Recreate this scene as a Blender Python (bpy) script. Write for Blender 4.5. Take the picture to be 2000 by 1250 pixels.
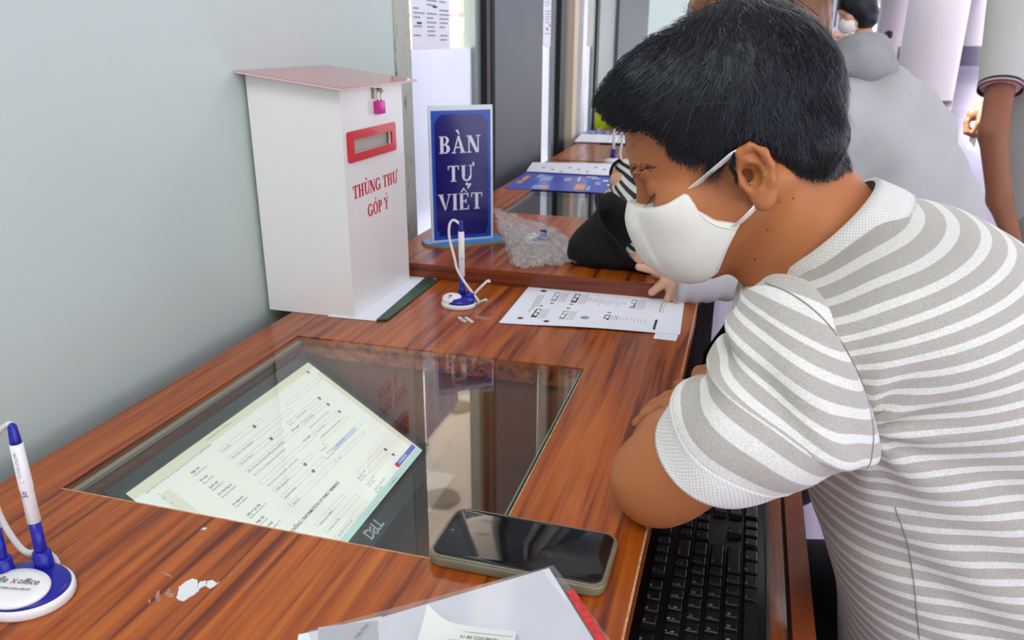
import bpy, bmesh, math, random
import numpy as np
from mathutils import Vector, Matrix
random.seed(4)
rng = np.random.default_rng(7)
for o in list(bpy.data.objects): bpy.data.objects.remove(o)
SC = bpy.context.scene
COL = SC.collection

# ------------------------------------------------------------------ camera
FPX = 1537.0
RM = np.array([[0.95981584, -0.09788123, 0.26300727],
               [0.28060502, 0.32207809, -0.90417173],
               [0.00379256, 0.94163951, 0.33660162]])
EYE = np.array([0.0, 0.0, 1.215])
cd = bpy.data.cameras.new('camera'); cam = bpy.data.objects.new('camera', cd); COL.objects.link(cam)
cd.sensor_width = 36.0; cd.sensor_fit = 'HORIZONTAL'; cd.lens = 36.0*FPX/2000.0
cd.clip_start = 0.02; cd.clip_end = 400
M = Matrix([list(RM[0])+[0], list(RM[1])+[0], list(RM[2])+[1.215], [0, 0, 0, 1]])
cam.matrix_world = M
SC.camera = cam
SC.view_settings.view_transform = 'Standard'; SC.view_settings.look = 'None'
SC.view_settings.gamma = 1.0; SC.view_settings.use_curve_mapping = False
SC.view_settings.exposure = 0.36
cd.dof.use_dof = True; cd.dof.focus_distance = 0.85; cd.dof.aperture_fstop = 11.0

# ------------------------------------------------------------------ world and big lights
W = bpy.data.worlds.new('overcast'); SC.world = W; W.use_nodes = True
wn = W.node_tree.nodes; wl = W.node_tree.links
bg = wn['Background']; bg.inputs[1].default_value = 2.5
tc = wn.new('ShaderNodeTexCoord'); sx = wn.new('ShaderNodeSeparateXYZ'); cr = wn.new('ShaderNodeValToRGB')
wl.new(tc.outputs['Generated'], sx.inputs[0]); wl.new(sx.outputs[2], cr.inputs[0]); wl.new(cr.outputs[0], bg.inputs[0])
cr.color_ramp.elements[0].position = 0.0; cr.color_ramp.elements[0].color = (0.95, 0.95, 1.0, 1)
cr.color_ramp.elements[1].position = 0.6; cr.color_ramp.elements[1].color = (0.80, 0.90, 1.0, 1)

sl_ = bpy.data.lights.new('sun', 'SUN'); sl_.energy = 22; sl_.angle = .02; sl_.color = (1, .95, .88)
so = bpy.data.objects.new('sun', sl_); COL.objects.link(so); so.rotation_euler = Vector((-math.cos(.9), -.15, math.sin(.9))).to_track_quat('Z', 'Y').to_euler()

def area(name, loc, rot, sx_, sy_, power, col=(1, 1, 1)):
    l = bpy.data.lights.new(name, 'AREA'); l.shape = 'RECTANGLE'; l.size = sx_; l.size_y = sy_; l.energy = power; l.color = col
    o = bpy.data.objects.new(name, l); COL.objects.link(o); o.location = loc; o.rotation_euler = rot
    return o
area('ceiling_fill', (-.05, -1.1, 3.3), (0, 0, 0), 1.4, 1.4, 36, (1, .98, .95))  # added fill behind the camera for surfaces facing it, no fixture known
area('ceiling_fill', (1.0, 4.0, 3.35), (0, 0, 0), 1.6, 1.6, 26, (1, .98, .95))  # unseen top light added over the desks
area('ceiling_fill', (3.5, 9.0, 3.35), (0, 0, 0), 3, 3, 60, (.95, .97, 1))  # this and the next: fills added to brighten the hall
area('ceiling_fill', (3.5, 18.0, 3.35), (0, 0, 0), 3, 3, 60, (.95, .97, 1))

# ------------------------------------------------------------------ helpers
def lin(r, g, b):
    f = lambda c: (c/255.)/12.92 if c/255. <= .04045 else ((c/255.+.055)/1.055)**2.4
    return (f(r), f(g), f(b), 1.0)
def ray(p): return RM @ np.array([(p[0]-1000.)/FPX, -(p[1]-625.)/FPX, -1.])
def onx(p, v): r = ray(p); return EYE+r*(v-EYE[0])/r[0]
def ony(p, v): r = ray(p); return EYE+r*(v-EYE[1])/r[1]
def onz(p, v): r = ray(p); return EYE+r*(v-EYE[2])/r[2]
def dep(p, t): return EYE+ray(p)*t

def tag(o, label=None, cat=None, group=None, kind=None):
    if label: o['label'] = label
    if cat: o['category'] = cat
    if group: o['group'] = group
    if kind: o['kind'] = kind
    return o
def thing(name, loc, label, cat, rz=0, group=None):
    o = bpy.data.objects.new(name, None); COL.objects.link(o); o.location = loc; o.rotation_euler = (0, 0, rz)
    o.empty_display_size = .05
    tag(o, label, cat, group); bpy.context.view_layer.update()
    return o
def wmat(o):
    m = Matrix.LocRotScale(o.location, o.rotation_euler, o.scale)
    return wmat(o.parent) @ m if o.parent else m
def mobj(name, verts, faces, mat, parent=None, smooth=False, world=False):
    """one mesh object; world=True: the vertices are world coordinates though the parent is moved"""
    me = bpy.data.meshes.new(name)
    V = np.asarray(verts, dtype=float)
    if world and parent is not None:
        A = np.array(wmat(parent).inverted()); V = V @ A[:3, :3].T + A[:3, 3]
    me.from_pydata(V.tolist() if not isinstance(V, list) else V, [], faces if isinstance(faces, list) else np.asarray(faces).tolist())
    me.materials.append(mat)
    if smooth: me.polygons.foreach_set('use_smooth', [True]*len(me.polygons))
    me.update()
    o = bpy.data.objects.new(name, me); COL.objects.link(o)
    if parent is not None: o.parent = parent
    return o

STUFF = ('print', 'light_print', 'dark_print', 'stamp', 'key_legends', 'blue_key_legends', 'screen_text', 'screen_bold_text', 'form_boxes', 'form_buttons', 'disc_print', 'strands')
class MB:
    def __init__(s): s.v = []; s.f = []
    def add(s, v, f):
        n = len(s.v); s.v += [tuple(map(float, q)) for q in v]; s.f += [tuple(int(i)+n for i in q) for q in f]; return s
    def box(s, x0, x1, y0, y1, z0, z1):
        return s.add([(x0, y0, z0), (x1, y0, z0), (x1, y1, z0), (x0, y1, z0), (x0, y0, z1), (x1, y0, z1), (x1, y1, z1), (x0, y1, z1)],
                     [(3, 2, 1, 0), (4, 5, 6, 7), (0, 1, 5, 4), (1, 2, 6, 5), (2, 3, 7, 6), (3, 0, 4, 7)])
    def prism(s, pts, fn0, fn1):
        n = len(pts); v = [fn0(p) for p in pts]+[fn1(p) for p in pts]
        f = [tuple(range(n-1, -1, -1)), tuple(range(n, 2*n))]+[(i, (i+1) % n, n+(i+1) % n, n+i) for i in range(n)]
        return s.add(v, f)
    def out(s, name, mat, parent=None, smooth=False, world=False):
        o = mobj(name, s.v, s.f, mat, parent, smooth, world)
        if name in STUFF: o['kind'] = 'stuff'
        return o

def rbox(name, x0, x1, y0, y1, z0, z1, r, mat, parent=None, seg=2, world=False, smooth=True):
    bm = bmesh.new(); bmesh.ops.create_cube(bm, size=1)
    for v in bm.verts: v.co = Vector(((x0+x1)/2+v.co.x*(x1-x0), (y0+y1)/2+v.co.y*(y1-y0), (z0+z1)/2+v.co.z*(z1-z0)))
    bmesh.ops.bevel(bm, geom=bm.edges[:]+bm.verts[:], offset=r, segments=seg, affect='EDGES', profile=.5)
    v = [tuple(q.co) for q in bm.verts]; bm.verts.index_update(); f = [tuple(q.index for q in a.verts) for a in bm.faces]; bm.free()
    o = mobj(name, v, f, mat, parent, False, world)
    if smooth: autosmooth(o)
    return o
def autosmooth(o, ang=35):
    me = o.data; me.polygons.foreach_set('use_smooth', [True]*len(me.polygons))
    try: me.set_sharp_from_angle(angle=math.radians(ang))
    except Exception: pass

def crom(P, n):
    """Catmull-Rom through the rows of P, n samples per span"""
    P = np.asarray(P, float); Q = np.vstack([2*P[0]-P[1], P, 2*P[-1]-P[-2]]); out = []
    for i in range(1, len(Q)-2):
        for k in range(n):
            t = k/n; a, b, c, d = Q[i-1], Q[i], Q[i+1], Q[i+2]
            out.append(.5*((2*b)+(-a+c)*t+(2*a-5*b+4*c-d)*t*t+(-a+3*b-3*c+d)*t**3))
    out.append(P[-1]); return np.array(out)
def tube_vf(P, R, n=10, flat=None, cap=True):
    """tube along P; flat=(w,h) scales the section"""
    P = np.asarray(P, float); R = np.full(len(P), R) if np.isscalar(R) else np.asarray(R, float)
    T = np.gradient(P, axis=0); T /= np.linalg.norm(T, axis=1)[:, None]+1e-12
    u = np.cross(T[0], [0, 0, 1.]);
    if np.linalg.norm(u) < .1: u = np.cross(T[0], [0, 1., 0])
    u /= np.linalg.norm(u); V = []
    for i in range(len(P)):
        u = u-T[i]*np.dot(u, T[i]); u /= np.linalg.norm(u); w = np.cross(T[i], u)
        for k in range(n):
            a = 2*math.pi*k/n; fx, fy = flat if flat else (1, 1)
            V.append(P[i]+R[i]*(math.cos(a)*u*fx+math.sin(a)*w*fy))
    F = [(i*n+k, i*n+(k+1) % n, (i+1)*n+(k+1) % n, (i+1)*n+k) for i in range(len(P)-1) for k in range(n)]
    if cap: F += [tuple(range(n-1, -1, -1)), tuple((len(P)-1)*n+k for k in range(n))]
    return V, F
def lathe_vf(prof, n=32, sx=1, sy=1):
    V = []; F = []
    for r, z in prof:
        for k in range(n): a = 2*math.pi*k/n; V.append((r*math.cos(a)*sx, r*math.sin(a)*sy, z))
    m = len(prof)
    F = [(i*n+k, i*n+(k+1) % n, (i+1)*n+(k+1) % n, (i+1)*n+k) for i in range(m-1) for k in range(n)]
    F += [tuple(range(n-1, -1, -1)), tuple((m-1)*n+k for k in range(n))]
    return V, F

# ---- materials
def nmat(name):
    m = bpy.data.materials.new(name); m.use_nodes = True; return m, m.node_tree.nodes, m.node_tree.links, m.node_tree.nodes['Principled BSDF']
def pbr(name, col, rough=.5, metal=0., var=.0, vscale=20., bump=0., bscale=200., coat=0., sss=0., sheen=0., ior=1.45, alpha=1., emit=None, es=0.):
    m, n, l, b = nmat(name)
    b.inputs['Base Color'].default_value = col; b.inputs['Roughness'].default_value = rough; b.inputs['Metallic'].default_value = metal
    b.inputs['IOR'].default_value = ior
    if coat: b.inputs['Coat Weight'].default_value = coat; b.inputs['Coat Roughness'].default_value = .08
    if sheen: b.inputs['Sheen Weight'].default_value = sheen
    if sss: b.inputs['Subsurface Weight'].default_value = sss; b.inputs['Subsurface Radius'].default_value = (.012, .005, .003); b.inputs['Subsurface Scale'].default_value = .6
    if emit: b.inputs['Emission Color'].default_value = emit; b.inputs['Emission Strength'].default_value = es
    if alpha < 1: b.inputs['Alpha'].default_value = alpha
    t = n.new('ShaderNodeTexCoord')
    if var:
        x = n.new('ShaderNodeTexNoise'); x.inputs['Scale'].default_value = vscale; x.inputs['Detail'].default_value = 4
        l.new(t.outputs['Object'], x.inputs['Vector']); r = n.new('ShaderNodeValToRGB')
        c0 = [max(0, c*(1-var)) for c in col[:3]]+[1]; c1 = [min(1, c*(1+var)) for c in col[:3]]+[1]
        r.color_ramp.elements[0].position = .3; r.color_ramp.elements[1].position = .7
        r.color_ramp.elements[0].color = c0; r.color_ramp.elements[1].color = c1
        l.new(x.outputs['Fac'], r.inputs[0]); l.new(r.outputs[0], b.inputs['Base Color'])
    if bump:
        x = n.new('ShaderNodeTexNoise'); x.inputs['Scale'].default_value = bscale; x.inputs['Detail'].default_value = 3
        l.new(t.outputs['Object'], x.inputs['Vector']); u = n.new('ShaderNodeBump'); u.inputs['Strength'].default_value = bump; u.inputs['Distance'].default_value = .001
        l.new(x.outputs['Fac'], u.inputs['Height']); l.new(u.outputs[0], b.inputs['Normal'])
    return m
def wood(name, dark, mid, light, rough=.25, coat=.4, rot=0.0, sc=1.0, coord='Object', along=1):
    m, n, l, b = nmat(name)
    t = n.new('ShaderNodeTexCoord'); mp = n.new('ShaderNodeMapping'); l.new(t.outputs[coord], mp.inputs[0])
    mp.inputs['Rotation'].default_value = (0, 0, rot); mp.inputs['Scale'].default_value = (sc*1.0, sc*.035, sc*1.0) if along else (sc*.035, sc*1.0, sc*1.0)
    n1 = n.new('ShaderNodeTexNoise'); n1.inputs['Scale'].default_value = 75; n1.inputs['Detail'].default_value = 5; n1.inputs['Roughness'].default_value = .55; n1.inputs['Distortion'].default_value = .5
    n2 = n.new('ShaderNodeTexNoise'); n2.inputs['Scale'].default_value = 14; n2.inputs['Detail'].default_value = 3; n2.inputs['Distortion'].default_value = .6
    mp2 = n.new('ShaderNodeMapping'); mp2.inputs['Rotation'].default_value = (0, 0, rot); mp2.inputs['Scale'].default_value = (sc*1.0, sc*.16, sc*1.0) if along else (sc*.16, sc*1.0, sc*1.0)
    l.new(t.outputs[coord], mp2.inputs[0]); l.new(mp.outputs[0], n1.inputs['Vector']); l.new(mp2.outputs[0], n2.inputs['Vector'])
    r1 = n.new('ShaderNodeValToRGB'); l.new(n1.outputs['Fac'], r1.inputs[0])
    e = r1.color_ramp.elements; e[0].position = .36; e[0].color = dark; e[1].position = .66; e[1].color = light
    q = e.new(.47); q.color = mid
    r2 = n.new('ShaderNodeValToRGB'); l.new(n2.outputs['Fac'], r2.inputs[0]); e = r2.color_ramp.elements
    e[0].position = .3; e[0].color = (.82, .74, .7, 1); e[1].position = .7; e[1].color = (1.1, 1.1, 1.05, 1)
    mx = n.new('ShaderNodeMix'); mx.data_type = 'RGBA'; mx.blend_type = 'MULTIPLY'; mx.inputs[0].default_value = 1
    l.new(r1.outputs[0], mx.inputs[6]); l.new(r2.outputs[0], mx.inputs[7]); l.new(mx.outputs[2], b.inputs['Base Color'])
    b.inputs['Roughness'].default_value = rough; b.inputs['Coat Weight'].default_value = coat; b.inputs['Coat Roughness'].default_value = .1; b.inputs['Specular IOR Level'].default_value = .3
    u = n.new('ShaderNodeBump'); u.inputs['Strength'].default_value = .12; u.inputs['Distance'].default_value = .0008
    l.new(n1.outputs['Fac'], u.inputs['Height']); l.new(u.outputs[0], b.inputs['Normal'])
    n3 = n.new('ShaderNodeTexNoise'); n3.inputs['Scale'].default_value = 6; n3.inputs['Detail'].default_value = 3; l.new(t.outputs[coord], n3.inputs['Vector'])
    u2 = n.new('ShaderNodeBump'); u2.inputs['Strength'].default_value = .25; u2.inputs['Distance'].default_value = .004
    l.new(n3.outputs['Fac'], u2.inputs['Height']); l.new(u2.outputs[0], b.inputs['Coat Normal'])
    return m
def glassy(name, tint, ior=1.5, rough=0.0, bumpy=0., milky=0.):
    m, n, l, b = nmat(name); n.remove(b); out = n['Material Output']
    lw = n.new('ShaderNodeLayerWeight'); lw.inputs[0].default_value = .5; r0 = ((ior-1)/(ior+1))**2
    pw = n.new('ShaderNodeMath'); pw.operation = 'POWER'; pw.inputs[1].default_value = 5; l.new(lw.outputs['Facing'], pw.inputs[0])
    fr = n.new('ShaderNodeMath'); fr.operation = 'MULTIPLY_ADD'; fr.inputs[1].default_value = 1-r0; fr.inputs[2].default_value = r0; l.new(pw.outputs[0], fr.inputs[0])
    tr = n.new('ShaderNodeBsdfTransparent'); tr.inputs[0].default_value = tint
    gl = n.new('ShaderNodeBsdfGlossy'); gl.inputs['Roughness'].default_value = rough
    mx = n.new('ShaderNodeMixShader'); l.new(fr.outputs[0], mx.inputs[0]); l.new(tr.outputs[0], mx.inputs[1]); l.new(gl.outputs[0], mx.inputs[2])
    if milky:
        df = n.new('ShaderNodeBsdfDiffuse'); m2 = n.new('ShaderNodeMixShader'); m2.inputs[0].default_value = milky; l.new(mx.outputs[0], m2.inputs[1]); l.new(df.outputs[0], m2.inputs[2]); l.new(m2.outputs[0], out.inputs[0])
    else: l.new(mx.outputs[0], out.inputs[0])
    if bumpy:
        t = n.new('ShaderNodeTexCoord'); x = n.new('ShaderNodeTexNoise'); x.inputs['Scale'].default_value = bumpy; x.inputs['Detail'].default_value = 3
        l.new(t.outputs['Object'], x.inputs['Vector']); u = n.new('ShaderNodeBump'); u.inputs['Strength'].default_value = .8; u.inputs['Distance'].default_value = .01
        l.new(x.outputs['Fac'], u.inputs['Height']); l.new(u.outputs[0], gl.inputs['Normal']); l.new(u.outputs[0], lw.inputs['Normal'])
    return m

m_wood = wood('desk_wood', lin(104, 40, 10), lin(158, 76, 18), lin(186, 100, 28), rough=.3, coat=.32, rot=.06)
m_wood2 = wood('edge_wood', lin(72, 28, 12), lin(108, 48, 22), lin(134, 64, 32), rough=.35, along=0)
m_inner = pbr('inner_wood', lin(132, 80, 50), .5, var=.2, vscale=7)
m_wall = pbr('wall_paint', lin(192, 206, 201), .6, var=.03, vscale=3, bump=.15, bscale=60)
m_white = pbr('white_plastic', lin(232, 232, 232), .3)
m_offwhite = pbr('box_acrylic', lin(234, 233, 231), .25, coat=.1)
m_black = pbr('black_plastic', lin(22, 23, 26), .4, bump=.1, bscale=900)
m_blue = pbr('blue_plastic', lin(28, 30, 150), .3)
m_paper = pbr('paper', lin(234, 238, 248), .7, var=.015, vscale=30)
m_ink = pbr('ink', lin(60, 62, 68), .7)
m_inkl = pbr('light_ink', lin(150, 152, 158), .7)
m_glass = glassy('table_glass', (.93, .97, .96, 1), 1.65)
m_winglass = glassy('window_glass', (.96, .98, .97, 1), 1.45)
m_glassedge = pbr('glass_edge', lin(40, 92, 78), .15)
m_grey = pbr('grey_column', lin(84, 90, 98), .5, var=.04, vscale=6)
m_frame = pbr('frame_paint', lin(190, 196, 188), .5, var=.1, vscale=40)
m_metal = pbr('brushed_metal', lin(190, 190, 186), .25, metal=1.)

# ---- flat lettering
def sans(mb, s, size, org, xd, yd, lift=0., bold=False, align='LEFT', squeeze=1.0):
    c = bpy.data.curves.new('t', 'FONT'); c.body = s; c.size = size; c.align_x = align; c.resolution_u = 2
    if bold: c.offset = size*.022
    o = bpy.data.objects.new('t', c); me = bpy.data.meshes.new_from_object(o)
    org = np.array(org, float); xd = np.array(xd, float); yd = np.array(yd, float); zd = np.cross(xd, yd)
    zd /= np.linalg.norm(zd)
    mb.add([org+xd*v.co.x*squeeze+yd*v.co.y+zd*lift for v in me.vertices], [tuple(p.vertices) for p in me.polygons])
    bpy.data.objects.remove(o); bpy.data.curves.remove(c); bpy.data.meshes.remove(me)

def _arc(cx, cy, ro, ri, so, si, a0, a1, n=14):
    """band between two ellipses"""
    out = []
    for k in range(n):
        q = []
        for (rx, ry, a) in ((ro, so, k), (ro, so, k+1), (ri, si, k+1), (ri, si, k)):
            t = math.radians(a0+(a1-a0)*a/n); q.append((cx+rx*math.cos(t), cy+ry*math.sin(t)))
        out.append(q)
    return out
def _r(x0, x1, y0, y1): return [(x0, y0), (x1, y0), (x1, y1), (x0, y1)]
def glyph(ch):
    """bold serif capital, cap height 1; returns polygons, width"""
    T, t, S = .2, .075, .055
    def stem(x, w=T, o=.07): return [_r(x, x+w, 0, 1), _r(x-o, x+w+o, 0, S), _r(x-o, x+w+o, 1-S, 1)]
    if ch == 'I': return stem(.1), .42
    if ch == 'B': return stem(.1)+_arc(.38, .76, .27, .1, .24, .17, -90, 90)+_arc(.38, .27, .33, .12, .27, .2, -90, 90)+[_r(.2, .4, .94, 1), _r(.2, .4, .47, .54), _r(.2, .4, 0, .07)], .78
    if ch == 'P': return stem(.1)+_arc(.38, .72, .31, .12, .28, .21, -90, 90)+[_r(.2, .4, .93, 1), _r(.2, .4, .44, .51)], .74
    if ch == 'E': return stem(.1)+[_r(.1, .66, .93, 1), _r(.1, .7, 0, .07), _r(.2, .52, .48, .55), _r(.6, .66, .76, 1), _r(.63, .7, 0, .26), _r(.47, .53, .38, .65)], .78
    if ch == 'H': return stem(.1)+stem(.58)+[_r(.2, .62, .47, .55)], .94
    if ch == 'T': return [_r(.32, .52, 0, 1), _r(.22, .62, 0, S), _r(.04, .8, .93, 1), _r(.04, .1, .74, 1), _r(.74, .8, .74, 1)], .86
    if ch == 'N': return [_r(.13, .13+t, 0, 1), _r(.03, .32, 0, S), _r(.0, .2, 1-S, 1), [(.05, 1), (.32, 1), (.8, 0), (.62, 0)], _r(.73, .8, 0, 1), _r(.62, .92, 1-S, 1)], .94
    if ch == 'A': return [[(.1, 0), (.18, 0), (.47, .9), (.42, 1)], [(.4, 1), (.52, 1), (.86, 0), (.63, 0)], _r(.22, .7, .3, .37), _r(.0, .3, 0, S), _r(.54, .95, 0, S)], .94
    if ch == 'V': return [[(.04, 1), (.28, 1), (.52, .1), (.45, 0)], [(.45, 0), (.52, .12), (.8, 1), (.72, 1)], _r(-.02, .36, 1-S, 1), _r(.62, .9, 1-S, 1)], .88
    if ch == 'Y': return [[(.04, 1), (.28, 1), (.5, .45), (.36, .45)], [(.4, .4), (.5, .4), (.78, 1), (.7, 1)], _r(.33, .52, 0, .5), _r(.23, .62, 0, S), _r(-.02, .36, 1-S, 1), _r(.6, .88, 1-S, 1)], .86
    if ch == 'U': return [_r(.12, .32, .3, 1), _r(.7, .78, .3, 1), _r(.04, .4, 1-S, 1), _r(.6, .88, 1-S, 1)]+_arc(.45, .32, .33, .17, .33, .24, 180, 360), .92
    if ch == 'O': return _arc(.46, .5, .43, .22, .52, .44, 0, 360, 28), .94
    if ch == 'G': return _arc(.46, .5, .43, .22, .52, .44, 50, 330, 24)+[_r(.66, .84, .05, .42), _r(.54, .92, .4, .46), _r(.72, .78, .68, .95)], .96
    return [], .34
ACC = {'À': ('A', 'g'), 'Ù': ('U', 'g'), 'Ự': ('U', 'hd'), 'Ư': ('U', 'h'), 'Ế': ('E', 'ca'), 'Ó': ('O', 'a'), 'Ý': ('Y', 'a')}
def serif(mb, s, size, org, xd, yd, th, centre=True, sq=1.0, gap=.03):
    polys = []; x = 0
    for ch in s:
        b, acc = ACC.get(ch, (ch, '')); g, w = glyph(b)
        polys += [[(p[0]+x, p[1]) for p in q] for q in g]; m = x+w*.5
        for a in acc:
            if a == 'g': polys.append([(m-.2, 1.32), (m-.05, 1.36), (m+.08, 1.1), (m+.02, 1.08)])
            if a == 'a' and 'c' not in acc: polys.append([(m-.06, 1.08), (m, 1.1), (m+.2, 1.36), (m+.06, 1.36)])
            if a == 'c': polys += [[(m-.26, 1.06), (m-.18, 1.06), (m+.02, 1.28), (m-.05, 1.33)], [(m-.05, 1.33), (m-.01, 1.22), (m+.12, 1.06), (m+.2, 1.06)]]
            if a == 'a' and 'c' in acc: polys.append([(m+.2, 1.27), (m+.27, 1.25), (m+.5, 1.54), (m+.35, 1.58)])
            if a == 'h': polys += _arc(x+.86, 1.04, .13, .03, .15, .05, -80, 90, 8)+[_r(x+.74, x+.9, .94, 1.0)]
            if a == 'd': polys += [[(m+.1*math.cos(k*math.pi/5), -.2+.1*math.sin(k*math.pi/5)) for k in range(10)]]
        x += w+gap
    off = x/2 if centre else 0
    org = np.array(org, float); xd = np.array(xd, float); yd = np.array(yd, float); zd = np.cross(xd, yd)
    for q in polys:
        mb.prism(q, lambda p: org+xd*(p[0]-off)*size*sq+yd*p[1]*size, lambda p: org+xd*(p[0]-off)*size*sq+yd*p[1]*size+zd*th)
# ------------------------------------------------------------------ the setting
WX = -0.79
def WY(px): return float(onx((px, 95), WX)[1])
def struct(name, mb, mat, parent=None, label=None):
    o = mb.out(name, mat, parent); o['kind'] = 'structure'
    if label: o['label'] = label
    return o
Y0, Y1, Y2, Y3 = WY(770), WY(806), WY(945), WY(955)
Y4, Y5, Y6 = WY(1050), WY(1090), WY(1100)
Y7, Y8, Y9, Y10 = WY(1165), WY(1200), WY(1258), 62.0
# floor: glossy stone of the hall
m_floor, n, l, b = nmat('hall_floor')
t = n.new('ShaderNodeTexCoord'); br = n.new('ShaderNodeTexBrick'); l.new(t.outputs['Object'], br.inputs['Vector'])
br.offset = 0; br.inputs['Scale'].default_value = 1.0; br.inputs['Brick Width'].default_value = .8; br.inputs['Row Height'].default_value = .8
br.inputs['Mortar Size'].default_value = .004; br.inputs['Color1'].default_value = lin(204, 192, 216); br.inputs['Color2'].default_value = lin(198, 186, 212); br.inputs['Mortar'].default_value = lin(190, 180, 196)
l.new(br.outputs[0], b.inputs['Base Color']); b.inputs['Roughness'].default_value = .1
struct('floor', MB().box(-.9, 26, -4, 62, -.1, 0), m_floor)
m_ceil = pbr('ceiling_paint', lin(214, 216, 214), .8)
struct('ceiling', MB().box(-.9, 10.5, -4, 62, 3.4, 3.5), m_ceil)
m_rw = pbr('side_wall_paint', lin(206, 210, 206), .7)
struct('wall_back', MB().box(-.99, 2.0, -4.2, -4, 0, 3.4), m_rw)

struct('wall_left', MB().box(WX-.2, WX, -4, Y0, 0, 3.4), m_wall)
m_trim, n, l, b = nmat('peeling_trim')
t = n.new('ShaderNodeTexCoord'); mp = n.new('ShaderNodeMapping'); mp.inputs['Scale'].default_value = (1, 1, .35); l.new(t.outputs['Object'], mp.inputs[0])
x = n.new('ShaderNodeTexNoise'); x.inputs['Scale'].default_value = 60; x.inputs['Detail'].default_value = 6; l.new(mp.outputs[0], x.inputs['Vector'])
r = n.new('ShaderNodeValToRGB'); l.new(x.outputs['Fac'], r.inputs[0]); e = r.color_ramp.elements
e[0].position = .30; e[0].color = lin(90, 90, 84); e[1].position = .42; e[1].color = lin(178, 182, 172); l.new(r.outputs[0], b.inputs['Base Color']); b.inputs['Roughness'].default_value = .6
mb = MB().box(WX-.2, WX+.004, Y0, Y0+(Y1-Y0)*.55, 0, 3.4); struct('trim_1', mb, m_trim)
mb = MB().box(WX-.17, WX-.006, Y0+(Y1-Y0)*.57, Y1, 0, 3.4); struct('trim_2', mb, m_trim)

# frosted film: lets daylight through softly
m_film, n, l, b = nmat('frosted_film'); n.remove(b)
d = n.new('ShaderNodeBsdfDiffuse'); d.inputs[0].default_value = lin(226, 230, 244); tr = n.new('ShaderNodeBsdfTranslucent'); tr.inputs[0].default_value = lin(235, 238, 250)
mx = n.new('ShaderNodeMixShader'); mx.inputs[0].default_value = .30; l.new(d.outputs[0], mx.inputs[1]); l.new(tr.outputs[0], mx.inputs[2]); l.new(mx.outputs[0], n['Material Output'].inputs[0])
m_alu = pbr('grey_window_frame', lin(140, 148, 146), .4, metal=.3)
m_dark = pbr('dark_gasket', lin(28, 30, 30), .5)
m_beige = pbr('beige_post', lin(206, 190, 165), .5)
ZT = float(onx((870, 95), WX)[2])
def window(name, ya, yb, zt, label):
    w = bpy.data.objects.new(name, None); COL.objects.link(w); w.location = (WX-.03, ya, 0); w['kind'] = 'structure'; w['label'] = label
    g = MB().box(WX-.032, WX-.026, ya, yb, 0, 3.4).out('pane', m_winglass, w, world=True)
    MB().box(WX-.025, WX-.024, ya+.002, yb-.002, .0, zt).out('frosted_film', m_film, w, world=True)
    MB().box(WX-.045, WX-.01, yb-.05, yb, 0, 3.4).box(WX-.045, WX-.01, ya, ya+.012, 0, 3.4).box(WX-.045, WX-.01, ya, yb, 3.32, 3.4).out('window_frame', m_alu, w, world=True)
    return w
w1 = window('window_1', Y1, Y2, ZT, 'window with frosted lower half beside the peeling white trim')
w2 = window('window_2', Y4, Y5, float(onx((1070, 93), WX)[2]), 'narrow window strip between two grey columns')
w3 = window('window_3', WY(1143), Y7, float(onx((1155, 90), WX)[2]), 'far narrow window strip beyond the white and beige posts')
struct('trim_3', MB().box(WX-.06, WX+.01, Y2, Y3, 0, 3.4), m_dark)
struct('wall_left', MB().box(WX-.06, WX+.02, Y3, Y4, 0, 3.4), m_grey, label='grey column between the two front windows')
struct('trim_4', MB().box(WX-.06, WX+.012, Y5, Y6, 0, 3.4), m_dark)
for nm, a, c_, mt in (('trim_5', 1100, 1108, m_alu), ('trim_6', 1108, 1116, m_beige), ('trim_7', 1116, 1126, m_alu), ('trim_8', 1126, 1133, m_white), ('trim_9', 1133, 1143, m_alu), ('trim_10', 1165, 1170, m_dark)):
    struct(nm, MB().box(WX-.08, WX+(.03 if mt in (m_beige, m_white) else 0), WY(a), WY(c_), 0, 3.4), mt)
m_gg = pbr('pale_grey_green_panel', lin(150, 160, 156), .4)
struct('wall_left', MB().box(WX-.06, WX, WY(1170), Y8, 0, 3.4), m_gg, label='grey green wall panel beyond the posts')
struct('wall_left', MB().box(WX-.06, WX+.02, Y8, Y9, 0, 3.4), m_grey, label='far grey column along the left wall')
m_pale = pbr('pale_green_paint', lin(205, 224, 214), .6)
struct('wall_left', MB().box(WX-.2, WX, Y9, Y10, 0, 3.4), m_pale, label='pale green far stretch of the left wall')

# notices stuck on the upper panes
def notice(name, pa, pb, label, seed):
    a = onx(pa, WX-.02); c_ = onx(pb, WX-.02); rr = random.Random(seed)
    y0_, y1_ = a[1], c_[1]; z1_, z0_ = a[2]+.12, c_[2]
    o = thing(name, (WX-.02, y0_, z0_), label, 'notice')
    MB().box(WX-.021, WX-.0200, y0_, y1_, z0_, z1_).out('sheet', m_paper, o, world=True)
    mb = MB(); cols = 3; cw = (y1_-y0_)/cols
    for c in range(cols):
        z = z1_-.02
        while z > z0_+.02:
            wd = cw*rr.uniform(.4, .85)
            if rr.random() > .25: mb.box(WX-.0195, WX-.0192, y0_+cw*c+.01, y0_+cw*c+.01+wd, z, z+.0035)
            z -= .0105
    mb.out('print', m_inkl, o, world=True)
    mb = MB()
    for c in range(3): yy = y0_+rr.uniform(.1, .8)*(y1_-y0_); zz = z0_+rr.uniform(.02, .2); mb.box(WX-.0195, WX-.0191, yy, yy+.03, zz, zz+.005)
    mb.out('stamp', m_ink, o, world=True)
notice('notice_sheet', (803, 12), (880, 96), 'white printed notice taped inside the window nearest the sign', 1)
notice('notice_sheet', (1052, 12), (1085, 90), 'grey printed notice on the narrow window between the grey columns', 2)

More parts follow.
